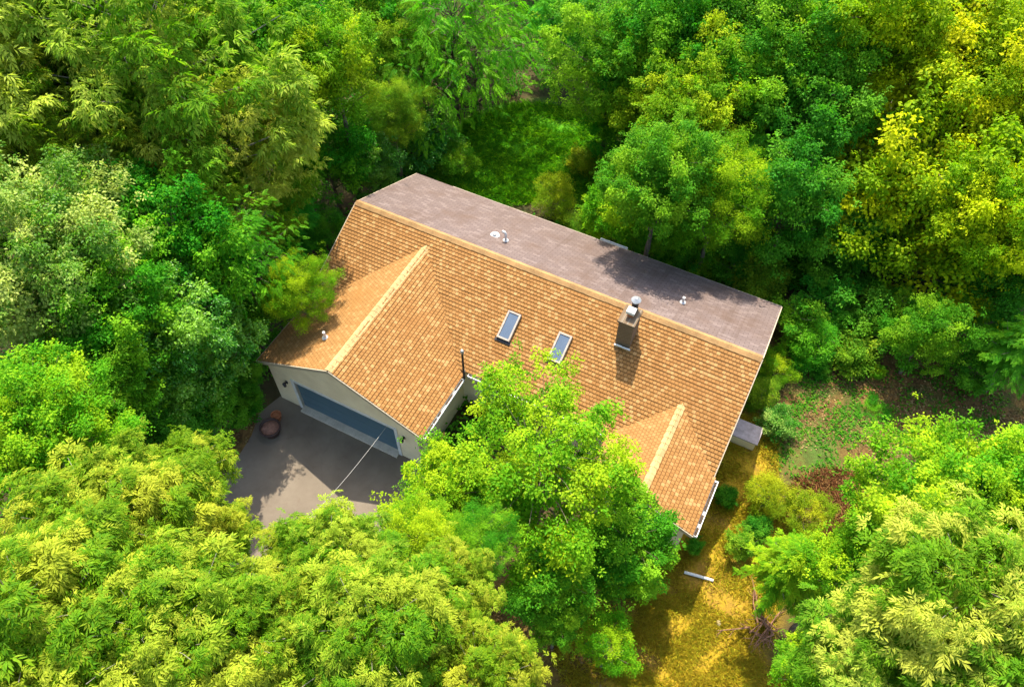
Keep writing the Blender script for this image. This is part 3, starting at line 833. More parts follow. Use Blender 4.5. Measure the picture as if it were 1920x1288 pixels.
def round_crown(name, kind, Rr, Rzz, nl, rl, per, seed, scale=1.0, base=-0.45, droop=0.3):
    rg = np.random.default_rng(seed)
    lobes = crown_lobes(rg, Rr, Rzz, nl, rl, base)
    C, Yd, Zd, S, Lb = [], [], [], [], []
    for p, r in lobes:
        k = max(6, int(per * (r / rl) ** 2 * rg.uniform(.65, 1.15)))
        d = unit(rg.normal(size=(k * 2, 3)))
        out_ = unit(np.array([p[0] / Rr, p[1] / Rr, p[2] / Rzz + 0.35]))
        d = d[(d @ out_) > -0.45][:k]; k = len(d)
        rad = r * rg.uniform(.4, 1.05, k)
        ax_ = unit(np.array([p[0] / Rr, p[1] / Rr, 0.55 + 0.35 * p[2] / Rzz]) + rg.normal(0, .25, 3))
        e_ = d * rad[:, None]; al = e_ @ ax_                       # plumes: long along the branch, narrowing to the tip
        e_ = (e_ - al[:, None] * ax_) * (0.95 - 0.42 * np.clip(al / r, -1, 1))[:, None] + al[:, None] * ax_ * 1.45
        c = p + e_ * np.array([1, 1, .85])
        y = d * np.array([1, 1, .5]) + unit(np.array([p[0], p[1], 0.01])) * 0.5 + rg.normal(0, .25, (k, 3)); y[:, 2] -= droop
        z = np.array([0, 0, 1.0]) + d * 0.25 + rg.normal(0, .22, (k, 3))
        stray = rg.random(k) < 0.16
        c[stray] += rg.normal(0, r * .55, (int(stray.sum()), 3))
        C.append(c); Yd.append(y); Zd.append(z); S.append(rg.uniform(.65, 1.35, k) * scale * rg.uniform(.85, 1.15))
        Lb.append(np.full(k, rg.random()) * .75 + rg.random(k) * .25)
    me = sprays_to_mesh(name, kind, np.concatenate(C), np.concatenate(Yd), np.concatenate(Zd), np.concatenate(S), np.concatenate(Lb), rg)
    return me, [p for p, r in lobes]

def hemlock_crown(name, Rr, Ht, seed, scale=1.0):
    """conical tiers of flat drooping fronds; z from 0 (bottom of crown) to Ht"""
    rg = np.random.default_rng(seed)
    C, Yd, Zd, S, Lb, tips = [], [], [], [], [], []
    nt = int(Ht / 0.30)
    for i in range(nt):
        h = (i + .5) / nt
        rad = Rr * (1 - h) ** 0.55 + 0.1
        nb = max(4, int(8 * (1 - h) + 5))
        for j in range(nb):
            an = 2 * math.pi * (j + rg.random() * .9) / nb + i * 0.7
            l = rad * rg.uniform(.5, 1.15); tone = rg.random()
            ax = np.array([math.cos(an), math.sin(an), 0]); sd = np.array([-ax[1], ax[0], 0])
            z0 = h * Ht + rg.normal(0, .1)
            tips.append(ax * l * .8 + np.array([0, 0, z0]))
            nf = max(3, int(l / 0.2))
            for k in range(nf):
                tp = (k + 1) / nf
                c = ax * l * tp * .9 + np.array([0, 0, z0 + 0.25 * tp * l * .4 - 0.32 * l * tp ** 2])
                for sg_ in (-1, 0, 1):
                    if sg_ == 0 and k < nf - 2: continue
                    y = ax * 1.0 + sd * sg_ * rg.uniform(.5, 1.0); y = y + rg.normal(0, .12, 3); y[2] -= 0.25 + .35 * tp
                    C.append(c + rg.normal(0, .05, 3)); Yd.append(y); Zd.append(np.array([0, 0, 1.]) + ax * .35 + rg.normal(0, .15, 3))
                    S.append((0.42 + .36 * (1 - tp) * min(1, l / 2.0)) * rg.uniform(.85, 1.15) * scale); Lb.append(tone * .7 + rg.random() * .3)
    for k in range(8):
        C.append(np.array([0, 0, Ht - .25])); an = k * .8; Yd.append(np.array([math.cos(an), math.sin(an), .6])); Zd.append(np.array([0, 0, 1.])); S.append(.5); Lb.append(.8)
    me = sprays_to_mesh(name, 'hem', np.array(C), np.array(Yd), np.array(Zd), np.array(S), np.array(Lb), rg)
    return me, tips

def trunk_mesh(name, tips, z0, zc_top, r0, mat, seed, every=1):
    """tapered trunk from the ground (z0 below crown centre) with limbs to the clumps"""
    rg = random.Random(seed); b = MB()
    H_ = zc_top - z0; wob = [(rg.uniform(-.12, .12) * k, rg.uniform(-.12, .12) * k) for k in range(7)]
    pts = [Vector((wob[k][0] * .4, wob[k][1] * .4, z0 - 0.1 + H_ * k / 6)) for k in range(7)]
    b.tube(pts, [r0 * (1.25 if k == 0 else 1 - k / 6.6) for k in range(7)], 9)
    def on(z):
        k = max(0, min(5.99, (z - z0 + .1) / H_ * 6)); i = int(k); return pts[i].lerp(pts[i + 1], k - i), r0 * (1 - k / 6.6)
    for tp in tips[::every]:
        tp = Vector(tp); dist = math.hypot(tp.x, tp.y)
        s_, rr = on(min(zc_top - .3, tp.z - dist * rg.uniform(.45, .8)))
        mid = s_.lerp(tp, .5) + Vector((rg.uniform(-.2, .2), rg.uniform(-.2, .2), dist * .08))
        r1 = max(.018, min(rr * .5, .02 + .016 * (tp - s_).length))
        b.tube([s_, s_.lerp(mid, .5), mid, mid.lerp(tp, .5) + Vector((rg.uniform(-.1, .1), rg.uniform(-.1, .1), .05)), tp], [r1, r1 * .85, r1 * .65, r1 * .45, .012], 5, False)
    o = b.build(name, mat)
    me = o.data; bpy.data.objects.remove(o)
    return me

LIB = {}
def lib(key):
    """crown mesh, trunk mesh, nominal radius and half height (crown centre at z 0, ground at -GZ)"""
    if key in LIB: return LIB[key]
    k, v = key
    D = {   # spray, radius, half height, clumps, clump radius, sprays per clump, spray scale
        'ash_large': ('ash', 4.6, 3.6, 95, 0.85, 30, 1.1, .45), 'ash_high': ('ash', 4.6, 3.6, 120, 0.78, 40, .74, .15), 'hemlock_round': ('hem', 4.0, 3.0, 84, 0.82, 13, .62, .55), 'ash_small': ('ash', 2.6, 2.2, 46, 0.66, 26, .95, .4),
        'broad_large': ('broad', 4.4, 3.6, 110, 0.78, 46, 1.05, .25), 'broad_open': ('broad', 4.4, 3.7, 96, 0.66, 34, .9, .3), 'broad_medium': ('broad', 2.8, 2.5, 62, 0.62, 38, .95, .25),
        'broad_small': ('broad', 1.3, 1.15, 30, 0.38, 24, .8, .2), 'fine_large': ('fine', 3.2, 2.7, 74, 0.66, 48, 1.05, .3),
        'fine_small': ('fine', 1.3, 1.2, 28, 0.4, 30, .85, .25)}
    if k == 'hemlock':
        cm, tips = hemlock_crown('hemlock_crown', 2.9, 5.6, 50 + v)
        cm.transform(Matrix.Translation((0, 0, -2.8)))
        tm = trunk_mesh('hemlock_trunk', [np.array(t_) - np.array([0, 0, 2.8]) for t_ in tips], -4.2, 2.6, 0.19, M['bark'], v, 3)
        LIB[key] = (cm, tm, 2.9, 2.8, 4.2)
    else:
        sp_, Rr, Rzz, nl, rl, per, s_, dr_ = D[k]
        sd_ = sum(map(ord, k)) * 7 + v
        cm, tips = round_crown(k + '_crown', sp_, Rr, Rzz, nl, rl, per, sd_, s_, -0.9 if 'small' in k else -0.75, dr_)
        gz = Rzz * (1.9 if 'large' in k or 'open' in k or 'high' in k or k == 'hemlock_round' else 1.6 if 'medium' in k or k == 'ash_small' else 1.05)
        tm = trunk_mesh(k + '_trunk', tips, -gz, Rzz * .5, 0.045 * Rr, M['bark_pale' if k.startswith('ash') else 'bark'], sd_)
        LIB[key] = (cm, tm, Rr, Rzz, gz)
    return LIB[key]

TREE_RND = random.Random(11)
def plant(kind, var, px, py, rpx, ztop, pal, label, name='broadleaf_tree', cat='tree', group='trees around the house', flat=1.0, xy=None, rz=None):
    """a tree whose crown is centred on (px, py) with radius rpx pixels and whose top is ztop metres high"""
    cm, tm, Rr, Rzz, gz = lib((kind, var))
    zc = ztop * .65
    for _ in range(8):
        p = at(px, py, zc)
        dist = float(np.linalg.norm(p - np.array([0, 0, CAM_H])))
        r = rpx * dist / F_PX
        s = r / (Rr * 1.16)
        hz = Rzz * s * flat
        zc = ztop - hz
    e = empty(name, (p[0], p[1], 0), TREE_RND.uniform(0, 6.28) if rz is None else rz)
    tag(e, label, cat, group)
    c = bpy.data.objects.new('crown', cm); col.objects.link(c); c.parent = e
    c.location = (0, 0, zc); c.scale = (s, s, s * flat)
    if not cm.materials: cm.materials.append(PAL[pal])
    c.material_slots[0].link = 'OBJECT'; c.material_slots[0].material = PAL[pal]
    t_ = bpy.data.objects.new('trunk', tm); col.objects.link(t_); t_.parent = e
    kz = max(zc / gz, 0.05)
    t_.location = (0, 0, zc); t_.scale = (s, s, s * flat)
    if zc - gz * s * flat > 0.02:                                  # lengthen the bole down to the ground
        b = MB(); h = zc - gz * s * flat; r0 = (0.19 if kind == 'hemlock' else 0.045 * Rr) * s
        b.tube([Vector((0, 0, -0.1)), Vector((0, 0, h * .5)), Vector((0, 0, h + 0.05))], [r0 * 1.5, r0 * 1.25, r0 * 1.1], 9)
        b.build('bole', tm.materials[0], e)
    return e, p, r

# kind, variant, px, py, radius px, top m, palette, label
T = [
 ('ash_high', 0, 250, 130, 255, 15.0, 'yellow_ash', 'tall feathery yellow-green ash at the upper left, the largest crown there'),
 ('ash_high', 1, 400, 285, 168, 10.5, 'yellow_ash', 'feathery ash with yellow sprays between the upper left ash and the roof'),
 ('ash_high', 1, 70, 40, 170, 14.5, 'yellow_ash', 'feathery yellow-green ash cut by the top left corner'),
 ('ash_high', 0, 40, 250, 170, 12.5, 'ash', 'dull green feathery ash at the left edge above the silvery tree'),
 ('broad_medium', 0, 545, 60, 120, 11.5, 'mid', 'deep green broadleaf tree at the top edge beside the upper left ash'),
 ('broad_medium', 1, 625, 120, 85, 10.5, 'spring', 'lime topped tree between the upper left ash and the round olive tree'),
 ('broad_medium', 0, 612, 285, 92, 6.0, 'mid', 'green tree with bright shoots just left of the roof ridge end'),
 ('fine_large', 0, 728, 95, 95, 7.5, 'olive', 'round olive green tree with fine leaves near the top edge'),
 ('fine_large', 1, 735, 205, 66, 6.0, 'olive', 'smaller olive green tree below the round olive tree'),
 ('broad_large', 0, 70, 500, 170, 12.5, 'silver', 'silvery white-green leaved tree at the left edge'),
 ('broad_medium', 1, 175, 400, 110, 11.0, 'silver', 'silvery leaved tree tucked under the upper left ash'),
 ('broad_medium', 0, 215, 590, 110, 10.5, 'mid', 'green leafy tree to the right of the silvery edge tree'),
 ('broad_large', 1, 60, 790, 135, 11.5, 'spring', 'yellow-green tree at the left edge below the silvery tree'),
 ('broad_medium', 1, 345, 460, 130, 10, 'mid', 'mid green tree directly below the big upper left ash'),
 ('hemlock_round', 0, 440, 470, 105, 8.5, 'hem', 'bright green weeping hemlock left of the garage roof'),
 ('hemlock', 1, 540, 400, 90, 4.5, 'hem', 'dark hemlock beside the left end of the roof'),
 ('broad_medium', 0, 300, 620, 120, 9.0, 'gloss', 'dark glossy tree in the middle of the left woods'),
 ('broad_medium', 1, 378, 640, 98, 7.2, 'gloss', 'dark glossy tree left of the garage roof corner'),
 ('broad_medium', 0, 190, 720, 90, 9.0, 'mid', 'green tree between the yellow-green edge tree and the glossy trees'),
 ('broad_medium', 1, 375, 765, 80, 4.6, 'deep', 'deep green bushy tree left of the dark planter'),
 ('broad_medium', 0, 280, 790, 95, 6.0, 'deep', 'deep green tree in the shaded hollow above the lower left ashes'),
 ('broad_medium', 1, 150, 830, 90, 7.0, 'mid', 'green tree in the shaded hollow near the left edge'),
 ('fine_large', 0, 560, 540, 72, 6.4, 'spring', 'bright green young tree leaning over the garage roof edge'),
 ('hemlock_round', 0, 845, 45, 165, 9.5, 'hem', 'large vivid green hemlock with fern-like fronds at the top centre'),
 ('hemlock_round', 1, 888, 100, 112, 6.0, 'hem', 'vivid green hemlock right of the largest hemlock'),
 ('hemlock_round', 1, 785, 165, 100, 6.0, 'hem', 'hemlock with dark fronds in front of the large top centre hemlock'),
 ('hemlock', 1, 1062, 5, 88, 6.4, 'hem', 'hemlock at the top edge right of the two vivid ones'),
 ('broad_medium', 0, 775, 270, 90, 3.4, 'gloss', 'dark glossy bushy tree behind the left end of the rear roof'),
 ('broad_medium', 1, 690, 310, 60, 4.0, 'gloss', 'small glossy tree behind the left gable end'),
 ('broad_large', 0, 1150, 122, 115, 8.6, 'mid', 'green broadleaf tree right of the hemlocks with pale leaf glints'),
 ('broad_medium', 0, 1175, 240, 75, 4.4, 'mid', 'green tree at the right edge of the rear lawn'),
 ('broad_large', 1, 1260, 60, 125, 10.5, 'mid', 'bright green tree at the top edge right of centre'),
 ('broad_large', 0, 1300, 200, 120, 9.0, 'spring', 'light green tree with yellow shoots above the right half of the roof'),
 ('fine_large', 0, 1352, 362, 105, 7.8, 'spring', 'bright green soft leaved tree behind the right half of the rear roof'),
 ('broad_large', 1, 1242, 330, 115, 8.9, 'mid', 'green broadleaf tree left of the soft leaved one, shading the rear roof'),
 ('broad_large', 1, 1480, 90, 130, 11, 'mid', 'mid green leafy tree at the top edge left of the yellow trees'),
 ('broad_medium', 0, 1500, 230, 110, 9.0, 'deep', 'deep green tree beside the left flank of the big yellow tree'),
 ('broad_medium', 1, 1488, 368, 105, 7.6, 'deep', 'deep green tree in front of the big yellow tree, facing the roof'),
 ('broad_medium', 0, 1400, 20, 110, 11.0, 'deep', 'deep green tree half cut by the top edge'),
 ('broad_large', 0, 1750, 80, 200, 12.5, 'lime', 'tall yellow-lime tree at the upper right'),
 ('broad_large', 1, 1890, 150, 135, 11.5, 'lime', 'yellow-lime tree cut by the right edge near the top'),
 ('broad_large', 1, 1735, 355, 190, 8.8, 'lime', 'big yellow-lime tree right of the roof end, over the brown clearing'),
 ('broad_large', 0, 1885, 390, 125, 8.8, 'lime', 'yellow-lime tree at the right edge beside the big one'),
 ('broad_medium', 1, 1640, 40, 110, 12, 'lime', 'yellow-lime tree at the top edge left of the tall one'),
 ('broad_medium', 0, 1160, 395, 75, 4.2, 'spring', 'small light green tree touching the rear eave'),
 ('broad_medium', 1, 1235, 440, 55, 3.6, 'mid', 'small green tree by the shaded part of the rear eave'),
 ('fine_small', 0, 1035, 365, 42, 2.6, 'gold', 'golden yellow-green bush behind the rear eave'),
 ('broad_medium', 1, 1740, 625, 66, 4.4, 'mid', 'lone mid green tree at the top of the brown clearing'),
 ('hemlock', 1, 1925, 640, 80, 4.8, 'hem', 'dark hemlock at the right edge of the brown clearing'),
 ('broad_large', 0, 1810, 965, 160, 10.0, 'spring', 'big lime green tree at the lower right of the brown clearing'),
 ('broad_medium', 1, 1925, 880, 95, 10.0, 'spring', 'lime green tree at the right edge beside the big lower right one'),
 ('broad_medium', 0, 1708, 988, 78, 6.5, 'spring', 'green tree left of the big lower right one'),
 ('ash_large', 0, 1800, 1130, 185, 15.5, 'cream', 'ash with large pale cream leaflets at the lower right'),
 ('ash_large', 1, 1665, 1240, 145, 14.0, 'cream', 'pale leaved ash at the bottom edge left of the lower right ash'),
 ('ash_large', 1, 1900, 1290, 150, 15.0, 'cream', 'pale leaved ash cut by the bottom right corner'),
 ('broad_medium', 0, 1535, 1275, 75, 9.0, 'spring', 'bright green tree at the bottom edge beside the ochre grass'),
 ('hemlock', 0, 1490, 1060, 100, 5.5, 'spring', 'young green conifer beside the ochre grass above the dead branches'),
 ('broad_medium', 1, 1590, 1070, 85, 7.0, 'spring', 'green tree between the young conifer and the pale ashes'),
 ('broad_open', 0, 1012, 888, 204, 8.1, 'spring', 'big bright green tree in front of the house, overlapping the roof'),
 ('broad_medium', 0, 1175, 1020, 100, 4.6, 'mid', 'green tree before the porch roof, right of the big front tree'),
 ('broad_medium', 1, 1030, 1075, 95, 5.6, 'mid', 'shaded green tree below the big front tree'),
 ('broad_medium', 0, 835, 945, 100, 6.5, 'spring', 'green tree left of the big front tree by the driveway'),
 ('broad_medium', 1, 1045, 1150, 60, 4.6, 'mid', 'small green tree over the brown ground before the house'),
 ('fine_small', 1, 1140, 1213, 50, 3.2, 'spring', 'small round bright green tree on the ochre grass'),
 ('fine_large', 0, 780, 1030, 100, 9.0, 'spring', 'fine leaved green tree between the driveway and the lower ashes'),
 ('fine_large', 1, 900, 1010, 70, 7.5, 'mid', 'fine leaved tree under the lower edge of the big front tree'),
 ('broad_medium', 0, 480, 190, 90, 9.5, 'mid', 'green tree glimpsed between the two feathery upper left ashes'),
 ('broad_medium', 1, 680, 20, 90, 9.0, 'mid', 'green tree at the top edge left of the hemlocks'),
 ('broad_medium', 0, 1420, 170, 90, 9.0, 'mid', 'green tree with pale shoots between the light green tree and the deep green ones'),
 ('hemlock', 0, 1415, 300, 90, 6.5, 'hem', 'shaded hemlock right of the soft leaved tree behind the roof'),
 ('broad_medium', 1, 1200, 170, 80, 7.5, 'spring', 'light green tree squeezed between two taller trees above the rear roof'),
 ('broad_medium', 0, 1590, 450, 80, 4.6, 'deep', 'deep green tree under the front edge of the big yellow tree'),
 ('broad_medium', 1, 1850, 540, 80, 4.5, 'deep', 'deep green tree under the right part of the big yellow tree'),
 ('broad_medium', 1, 300, 700, 95, 7.0, 'gloss', 'glossy green tree above the shaded hollow'),
 ('broad_medium', 0, 445, 722, 50, 3.2, 'deep', 'deep green tree touching the garage eave corner'),
 ('broad_medium', 1, 462, 570, 80, 4.8, 'mid', 'green tree filling the gap left of the young tree at the garage roof'),
 ('ash_large', 0, 170, 1000, 165, 12.5, 'ash', 'yellow-green ash at the left edge of the lower ash grove'),
 ('ash_small', 0, 345, 885, 80, 9.5, 'ash', 'small yellow ash rising beside the driveway corner'),
 ('ash_large', 1, 250, 1010, 150, 12.5, 'ash', 'yellow-green ash between the left edge ash and the driveway'),
 ('ash_large', 1, 90, 1180, 190, 14.5, 'ash', 'yellow-green ash filling the bottom left corner'),
 ('ash_large', 0, 300, 1210, 180, 14.5, 'ash', 'bright ash at the bottom edge right of the corner ash'),
 ('ash_small', 1, 415, 1000, 58, 9.0, 'ash', 'small ash at the left side of the driveway'),
 ('ash_large', 0, 628, 1055, 118, 11.5, 'ash', 'yellow-green ash standing over the lower end of the driveway'),
 ('ash_large', 1, 470, 1220, 150, 13.5, 'ash', 'ash at the bottom edge left of the gap showing asphalt'),
 ('ash_small', 0, 545, 1040, 66, 10.5, 'ash', 'small yellow-green ash at the lower edge of the sunlit asphalt'),
 ('ash_large', 0, 700, 1190, 165, 14.0, 'ash', 'bright ash at the bottom edge below the driveway'),
 ('ash_large', 1, 835, 1120, 105, 12.0, 'ash', 'yellow-green ash at the right side of the lower grove'),
 ('ash_large', 1, 900, 1270, 110, 13.0, 'ash', 'ash at the bottom edge beside the shaded brown ground'),
]
NAMES = {'hemlock_round': 'hemlock_tree', 'ash_large': 'ash_tree', 'ash_high': 'ash_tree', 'ash_small': 'ash_tree', 'hemlock': 'hemlock_tree'}
for k, v, px, py, rp, zt, pal, lab in T:
    e, p, r = plant(k, v, px, py, rp, zt, pal, lab, flat=0.72 if k == 'hemlock' else 1.22 if py < 700 else 1.0, name=NAMES.get(k, 'broadleaf_tree'))

S_ = [   # shrubs: kind, var, px, py, r px, top, palette, label
 ('broad_small', 0, 1365, 930, 20, 0.8, 'deep', 'small dark green shrub beside the porch wing wall'),
 ('broad_small', 1, 1303, 1022, 17, 0.7, 'deep', 'small dark green shrub below the porch gutter corner'),
 ('broad_small', 0, 1462, 790, 32, 1.2, 'silver', 'pale leaved shrub right of the grey lidded bulkhead'),
 ('fine_small', 0, 1430, 735, 36, 1.3, 'olive', 'loose olive shrub along the right gable wall'),
 ('fine_small', 1, 1455, 690, 34, 1.5, 'spring', 'light green shrub near the right roof corner'),
 ('broad_small', 1, 1490, 600, 48, 2.6, 'mid', 'green shrub just beyond the right end of the rear eave'),
 ('fine_small', 0, 1530, 640, 48, 2.2, 'hem', 'soft green shrub above the brown clearing'),
 ('broad_small', 0, 1430, 530, 50, 2.0, 'olive', 'olive shrub behind the right end of the rear eave'),
 ('broad_small', 1, 1560, 560, 55, 2.6, 'deep', 'deep green shrub under the big yellow tree'),
 ('broad_small', 1, 1640, 600, 50, 2.4, 'deep', 'deep green shrub between the yellow tree and the lone tree'),
 ('fine_small', 1, 1645, 693, 14, 0.7, 'spring', 'tiny bright green seedling in the brown clearing'),
 ('broad_small', 0, 1535, 692, 17, 0.7, 'deep', 'small round green plant at the left of the brown clearing'),
 ('fine_small', 0, 1505, 665, 18, 0.8, 'spring', 'bright green sprout above the small round plant'),
 ('fine_small', 1, 1630, 765, 26, 0.5, 'hem', 'low green plant in the middle of the brown clearing'),
 ('fine_small', 0, 1440, 930, 42, 1.8, 'gold', 'yellow-green shrub on the ochre grass right of the porch'),
 ('broad_small', 0, 1420, 985, 24, 1.0, 'deep', 'dark green shrub on the ochre grass'),
 ('fine_small', 1, 1510, 960, 40, 2.2, 'gold', 'yellow-green shrub next to the reddish straw'),
 ('broad_small', 1, 1395, 1020, 30, 1.2, 'olive', 'olive shrub on the ochre grass above the white pipe'),
 ('fine_small', 1, 868, 295, 34, 1.8, 'mid', 'green bush on the left side of the rear lawn'),
 ('broad_small', 0, 1098, 300, 30, 1.4, 'gold', 'yellow bush at the right side of the rear lawn'),
 ('fine_small', 0, 1085, 420, 32, 1.6, 'olive', 'olive bush along the rear eave'),
 ('broad_small', 1, 1380, 490, 48, 2.2, 'deep', 'dark shrub behind the shaded rear eave'),
 ('fine_small', 0, 1320, 455, 45, 2.4, 'mid', 'green shrub under the soft leaved tree behind the roof'),
 ('fine_small', 1, 620, 420, 40, 3.2, 'deep', 'dark bush by the left gable end'),
 ('broad_small', 0, 1590, 660, 45, 1.6, 'olive', 'olive shrub beside the lone tree'),
 ('broad_small', 1, 1830, 690, 45, 2.0, 'deep', 'dark shrub at the right end of the brown clearing'),
 ('fine_small', 1, 1690, 580, 50, 2.8, 'mid', 'green shrub below the big yellow tree'),
 ('broad_small', 0, 1250, 462, 42, 2.0, 'mid', 'green bush covering the middle of the shaded rear eave'),
 ('fine_small', 1, 1325, 492, 40, 1.8, 'spring', 'light green bush by the rear eave near its right end'),
 ('broad_small', 1, 1290, 470, 36, 2.2, 'deep', 'deep green bush between the two rear eave bushes'),
 ('broad_small', 0, 455, 760, 34, 1.8, 'deep', 'dark bush between the woods and the garage corner'),
 ('fine_small', 1, 1200, 1090, 30, 1.6, 'deep', 'small shaded shrub under the front trees'),
 ('fine_small', 0, 930, 1190, 22, 0.7, 'olive', 'low olive plant on the shaded brown ground'),
]
for k, v, px, py, rp, zt, pal, lab in S_:
    if rp: plant(k, v, px, py, rp, zt, pal, lab, 'shrub', 'shrub', 'shrubs around the house')

# the wood going on behind, crowns no longer told apart
rgf = np.random.default_rng(5)
Cc, Yy, Zz, Ss, Ll = [], [], [], [], []
for k in range(62):
    x0_, y0_ = rgf.uniform(-62, 62), rgf.uniform(51, 84); hh_ = rgf.uniform(4.5, 8.5); r_ = rgf.uniform(2.4, 4.2)
    d_ = unit(rgf.normal(size=(260, 3))); d_ = d_[d_[:, 2] > -.6]
    Cc.append(np.array([x0_, y0_, hh_ - r_]) + d_ * r_ * rgf.uniform(.6, 1.08, (len(d_), 1)))
    Yy.append(d_ + rgf.normal(0, .3, d_.shape)); Zz.append(d_ * .6 + np.array([0, 0, 1.])); Ss.append(rgf.uniform(1.6, 2.6, len(d_))); Ll.append(np.full(len(d_), rgf.random() * .8))
me = sprays_to_mesh('far_woods', 'broad', np.concatenate(Cc), np.concatenate(Yy), np.concatenate(Zz), np.concatenate(Ss), np.concatenate(Ll), rgf, 0.3)
o = bpy.data.objects.new('far_woods', me); col.objects.link(o); me.materials.append(PAL['mid'])
tag(o, 'woods going on behind the trees at the top edge', 'woods', kind='stuff')

# tangle of dead branches
p = at(1425, 1175, 0); e = tag(empty('dead_branches', (p[0], p[1], 0)), 'tangle of bare brown dead branches on the ochre grass under the young conifer', 'dead branches')
b = MB(); rg_ = random.Random(3)
for k in range(16):
    an = rg_.uniform(0, 6.28); l = rg_.uniform(.6, 1.7)
    q = Vector((rg_.uniform(-.5, .5), rg_.uniform(-.4, .4), rg_.uniform(.05, .35)))
    d = Vector((math.cos(an) * l, math.sin(an) * l, rg_.uniform(-.1, .7)))
    b.tube([q, q + d * .5 + Vector((rg_.uniform(-.1, .1), rg_.uniform(-.1, .1), .08)), q + d], [.035, .025, .01], 5, False)
    for j in range(3):
        s0 = q + d * rg_.uniform(.4, .9); a2 = an + rg_.uniform(-1, 1)
        b.tube([s0, s0 + Vector((math.cos(a2), math.sin(a2), rg_.uniform(-.2, .5))) * rg_.uniform(.2, .5)], [.014, .006], 4, False)
b.build('branches', M['dead'], e)

# ------------------------------------------------------------------ ground cover nobody could count
DRIVE = [(x, y) for x, y, z in P_]
def in_poly(x, y, poly):
    c = np.zeros(len(x), bool); j = len(poly) - 1
    for i in range(len(poly)):
        (xi, yi), (xj, yj) = poly[i], poly[j]
        c ^= ((yi > y) != (yj > y)) & (x < (xj - xi) * (y - yi) / (yj - yi + 1e-12) + xi); j = i
    return c
def free(x, y):
    """not on the driveway and not inside the house"""
    a = np.array(Rz)[:2, :2]; q = np.stack([x - HX, y - HY], 1) @ a; u, v = q[:, 0], -q[:, 1]
    h = ((u > .2) & (u < 17.8) & (v > -4.35) & (v < 4.15)) | ((u > .2) & (u < 7.5) & (v > 0) & (v < 7.75)) | ((u > 14) & (u < 17.9) & (v > 0) & (v < 6.6)) | ((u > 17) & (u < 19.2) & (v > -.1) & (v < .9))
    return ~h & ~in_poly(x, y, DRIVE)
def patches(rg, blobs, n):
    out = []
    tot = sum(b_[2] * b_[3] for b_ in blobs)
    for px, py, rx, ry, rot in blobs:
        c = at(px, py, 0); k = int(n * rx * ry / tot)
        r = np.sqrt(rg.random(k)) ** 0.85; an = rg.random(k) * 6.283
        x = rx * r * np.cos(an); y = ry * r * np.sin(an); ca, sa = math.cos(R(rot)), math.sin(R(rot))
        out.append(np.stack([c[0] + x * ca - y * sa, c[1] + x * sa + y * ca], 1))
    q = np.concatenate(out); return q[free(q[:, 0], q[:, 1])]
def clumped(rg, q, f=1.1, keep=0.55):
    """thin a scatter into uneven tufts"""
    w_ = np.sin(q[:, 0] * f * 2.1 + np.sin(q[:, 1] * f * 1.3) * 2) + np.sin(q[:, 1] * f * 2.7 + np.sin(q[:, 0] * f * .9) * 2)
    return q[rg.random(len(q)) < np.clip(keep + w_ * .3, .05, 1)]
def scatter(name, q, ln, wd, up, pal, label, cat, rg, z=0.0, leaves=1):
    n = len(q)
    pos = np.concatenate([q, np.full((n, 1), z)], 1)
    an = rg.random(n) * 6.283
    d = np.stack([np.cos(an), np.sin(an), rg.uniform(*up, n)], 1)
    nr = np.stack([rg.normal(0, .4, n), rg.normal(0, .4, n), np.ones(n)], 1)
    pos[:, 2] += rg.random(n) * .03
    V, T_ = leaf_tris(pos, d, nr, rg.uniform(*ln, n), rg.uniform(*wd, n), .25)
    tint = np.ones((n, 4), np.float32); tint[:, 0] = np.clip(rg.random(n) ** 2 * .9 + .2 * (np.sin(q[:, 0] * 1.7) * np.sin(q[:, 1] * 1.3) + .5), 0, 1); tint[:, 1] = rg.random(n); tint[:, 2] = rg.random(n)
    o = bpy.data.objects.new(name, np_mesh(name, V, T_, np.repeat(tint, 4, 0))); col.objects.link(o)
    o.data.materials.append(PAL[pal]); return tag(o, label, cat, kind='stuff')
rg = np.random.default_rng(77)
q = clumped(rg, patches(rg, [(1240, 1220, 2.6, 1.6, 0), (1395, 900, 1.3, 3.2, -18), (1330, 1120, 2.4, 3.2, -10), (1230, 1230, 3.6, 2.2, 0), (1320, 1330, 3.4, 2.2, 0), (1440, 1010, 1.4, 1.5, 0)], 110000), 1.5, .45)
scatter('grass', q, (.07, .25), (.014, .035), (.2, 1.2), 'drygrass', 'short ochre yellow grass right of the porch', 'grass', rg)
q = clumped(rg, patches(rg, [(1000, 280, 4.6, 4.0, 0), (930, 330, 3.6, 2.4, 0), (1100, 330, 2.6, 2.6, 0), (1420, 470, 3.5, 2.2, -25)], 60000), .8, .7)
scatter('grass', q, (.15, .42), (.02, .05), (.3, 1.6), 'lawn', 'lush green grass behind the house', 'grass', rg)
q = clumped(rg, patches(rg, [(1650, 715, 7, 4.2, 0), (1800, 740, 5, 3.6, 0), (1000, 1190, 3.4, 3.0, 0), (450, 850, 1.5, 2.2, 0), (1450, 740, 1.6, 2, 0)], 30000), .9, .5)
scatter('leaf_litter', q, (.06, .16), (.03, .08), (-.05, .5), 'litter', 'dry fallen leaves scattered over the brown ground', 'fallen leaves', rg)
q = patches(rg, [(1560, 950, 1.9, 1.5, 30), (1620, 990, 1.2, .7, 30)], 9000)
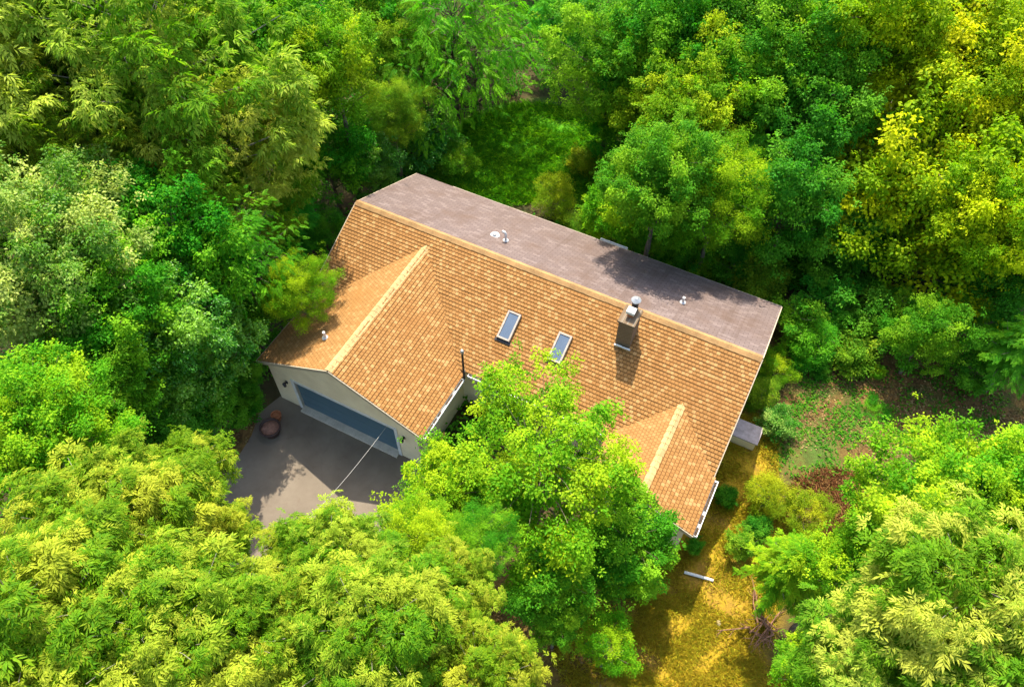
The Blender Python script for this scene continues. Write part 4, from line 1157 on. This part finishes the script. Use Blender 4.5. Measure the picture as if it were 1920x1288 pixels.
scatter('straw', q, (.15, .45), (.012, .03), (-.02, .35), 'straw', 'reddish brown straw left of the lower right trees', 'straw', rg, .02)
q = clumped(rg, patches(rg, [(1510, 830, 1.8, 1.9, 0), (1600, 790, 1.1, .8, 0), (1510, 700, 1.2, .9, 0), (1650, 720, 5.5, 3.2, 0)], 12000), 1.5, .42)
scatter('ground_ivy', q, (.07, .18), (.05, .1), (.1, .8), 'deep', 'low dark green ground cover in the brown clearing', 'ground cover', rg)
# leafy undergrowth on the shaded forest floor
q = rg.uniform([-45, 3], [45, 62], (60000, 2))
q = q[free(q[:, 0], q[:, 1])]
qc = at(1450, 1000, 0); keep = ~(((q[:, 0] - qc[0]) / 9) ** 2 + ((q[:, 1] - qc[1] + 2) / 8) ** 2 < 1)
qc = at(1680, 720, 0); keep &= ~(((q[:, 0] - qc[0]) / 9.5) ** 2 + ((q[:, 1] - qc[1]) / 5.5) ** 2 < 1)
qc = at(990, 290, 0); keep &= ~(((q[:, 0] - qc[0]) / 6) ** 2 + ((q[:, 1] - qc[1]) / 5.5) ** 2 < 1)
qc = at(1060, 1160, 0); keep &= ~(((q[:, 0] - qc[0]) / 5) ** 2 + ((q[:, 1] - qc[1]) / 5) ** 2 < 1)
qc = at(480, 860, 0); keep &= ~(((q[:, 0] - qc[0]) / 3) ** 2 + ((q[:, 1] - qc[1]) / 4) ** 2 < 1)
q = clumped(rg, q[keep], .5, .5)
n = len(q)
an = rg.random(n) * 6.283
me = sprays_to_mesh('undergrowth', 'broad', np.concatenate([q, rg.uniform(.1, .75, (n, 1))], 1)[:9000], np.stack([np.cos(an), np.sin(an), -.1 + 0 * an], 1)[:9000],
                    np.stack([rg.normal(0, .3, n), rg.normal(0, .3, n), np.ones(n)], 1)[:9000], rg.uniform(.9, 1.7, n)[:9000], rg.random(n)[:9000] * .7, rg, 0.02)
o = bpy.data.objects.new('undergrowth', me); col.objects.link(o); me.materials.append(PAL['deep'])
tag(o, 'leafy undergrowth on the shaded forest floor', 'undergrowth', kind='stuff')
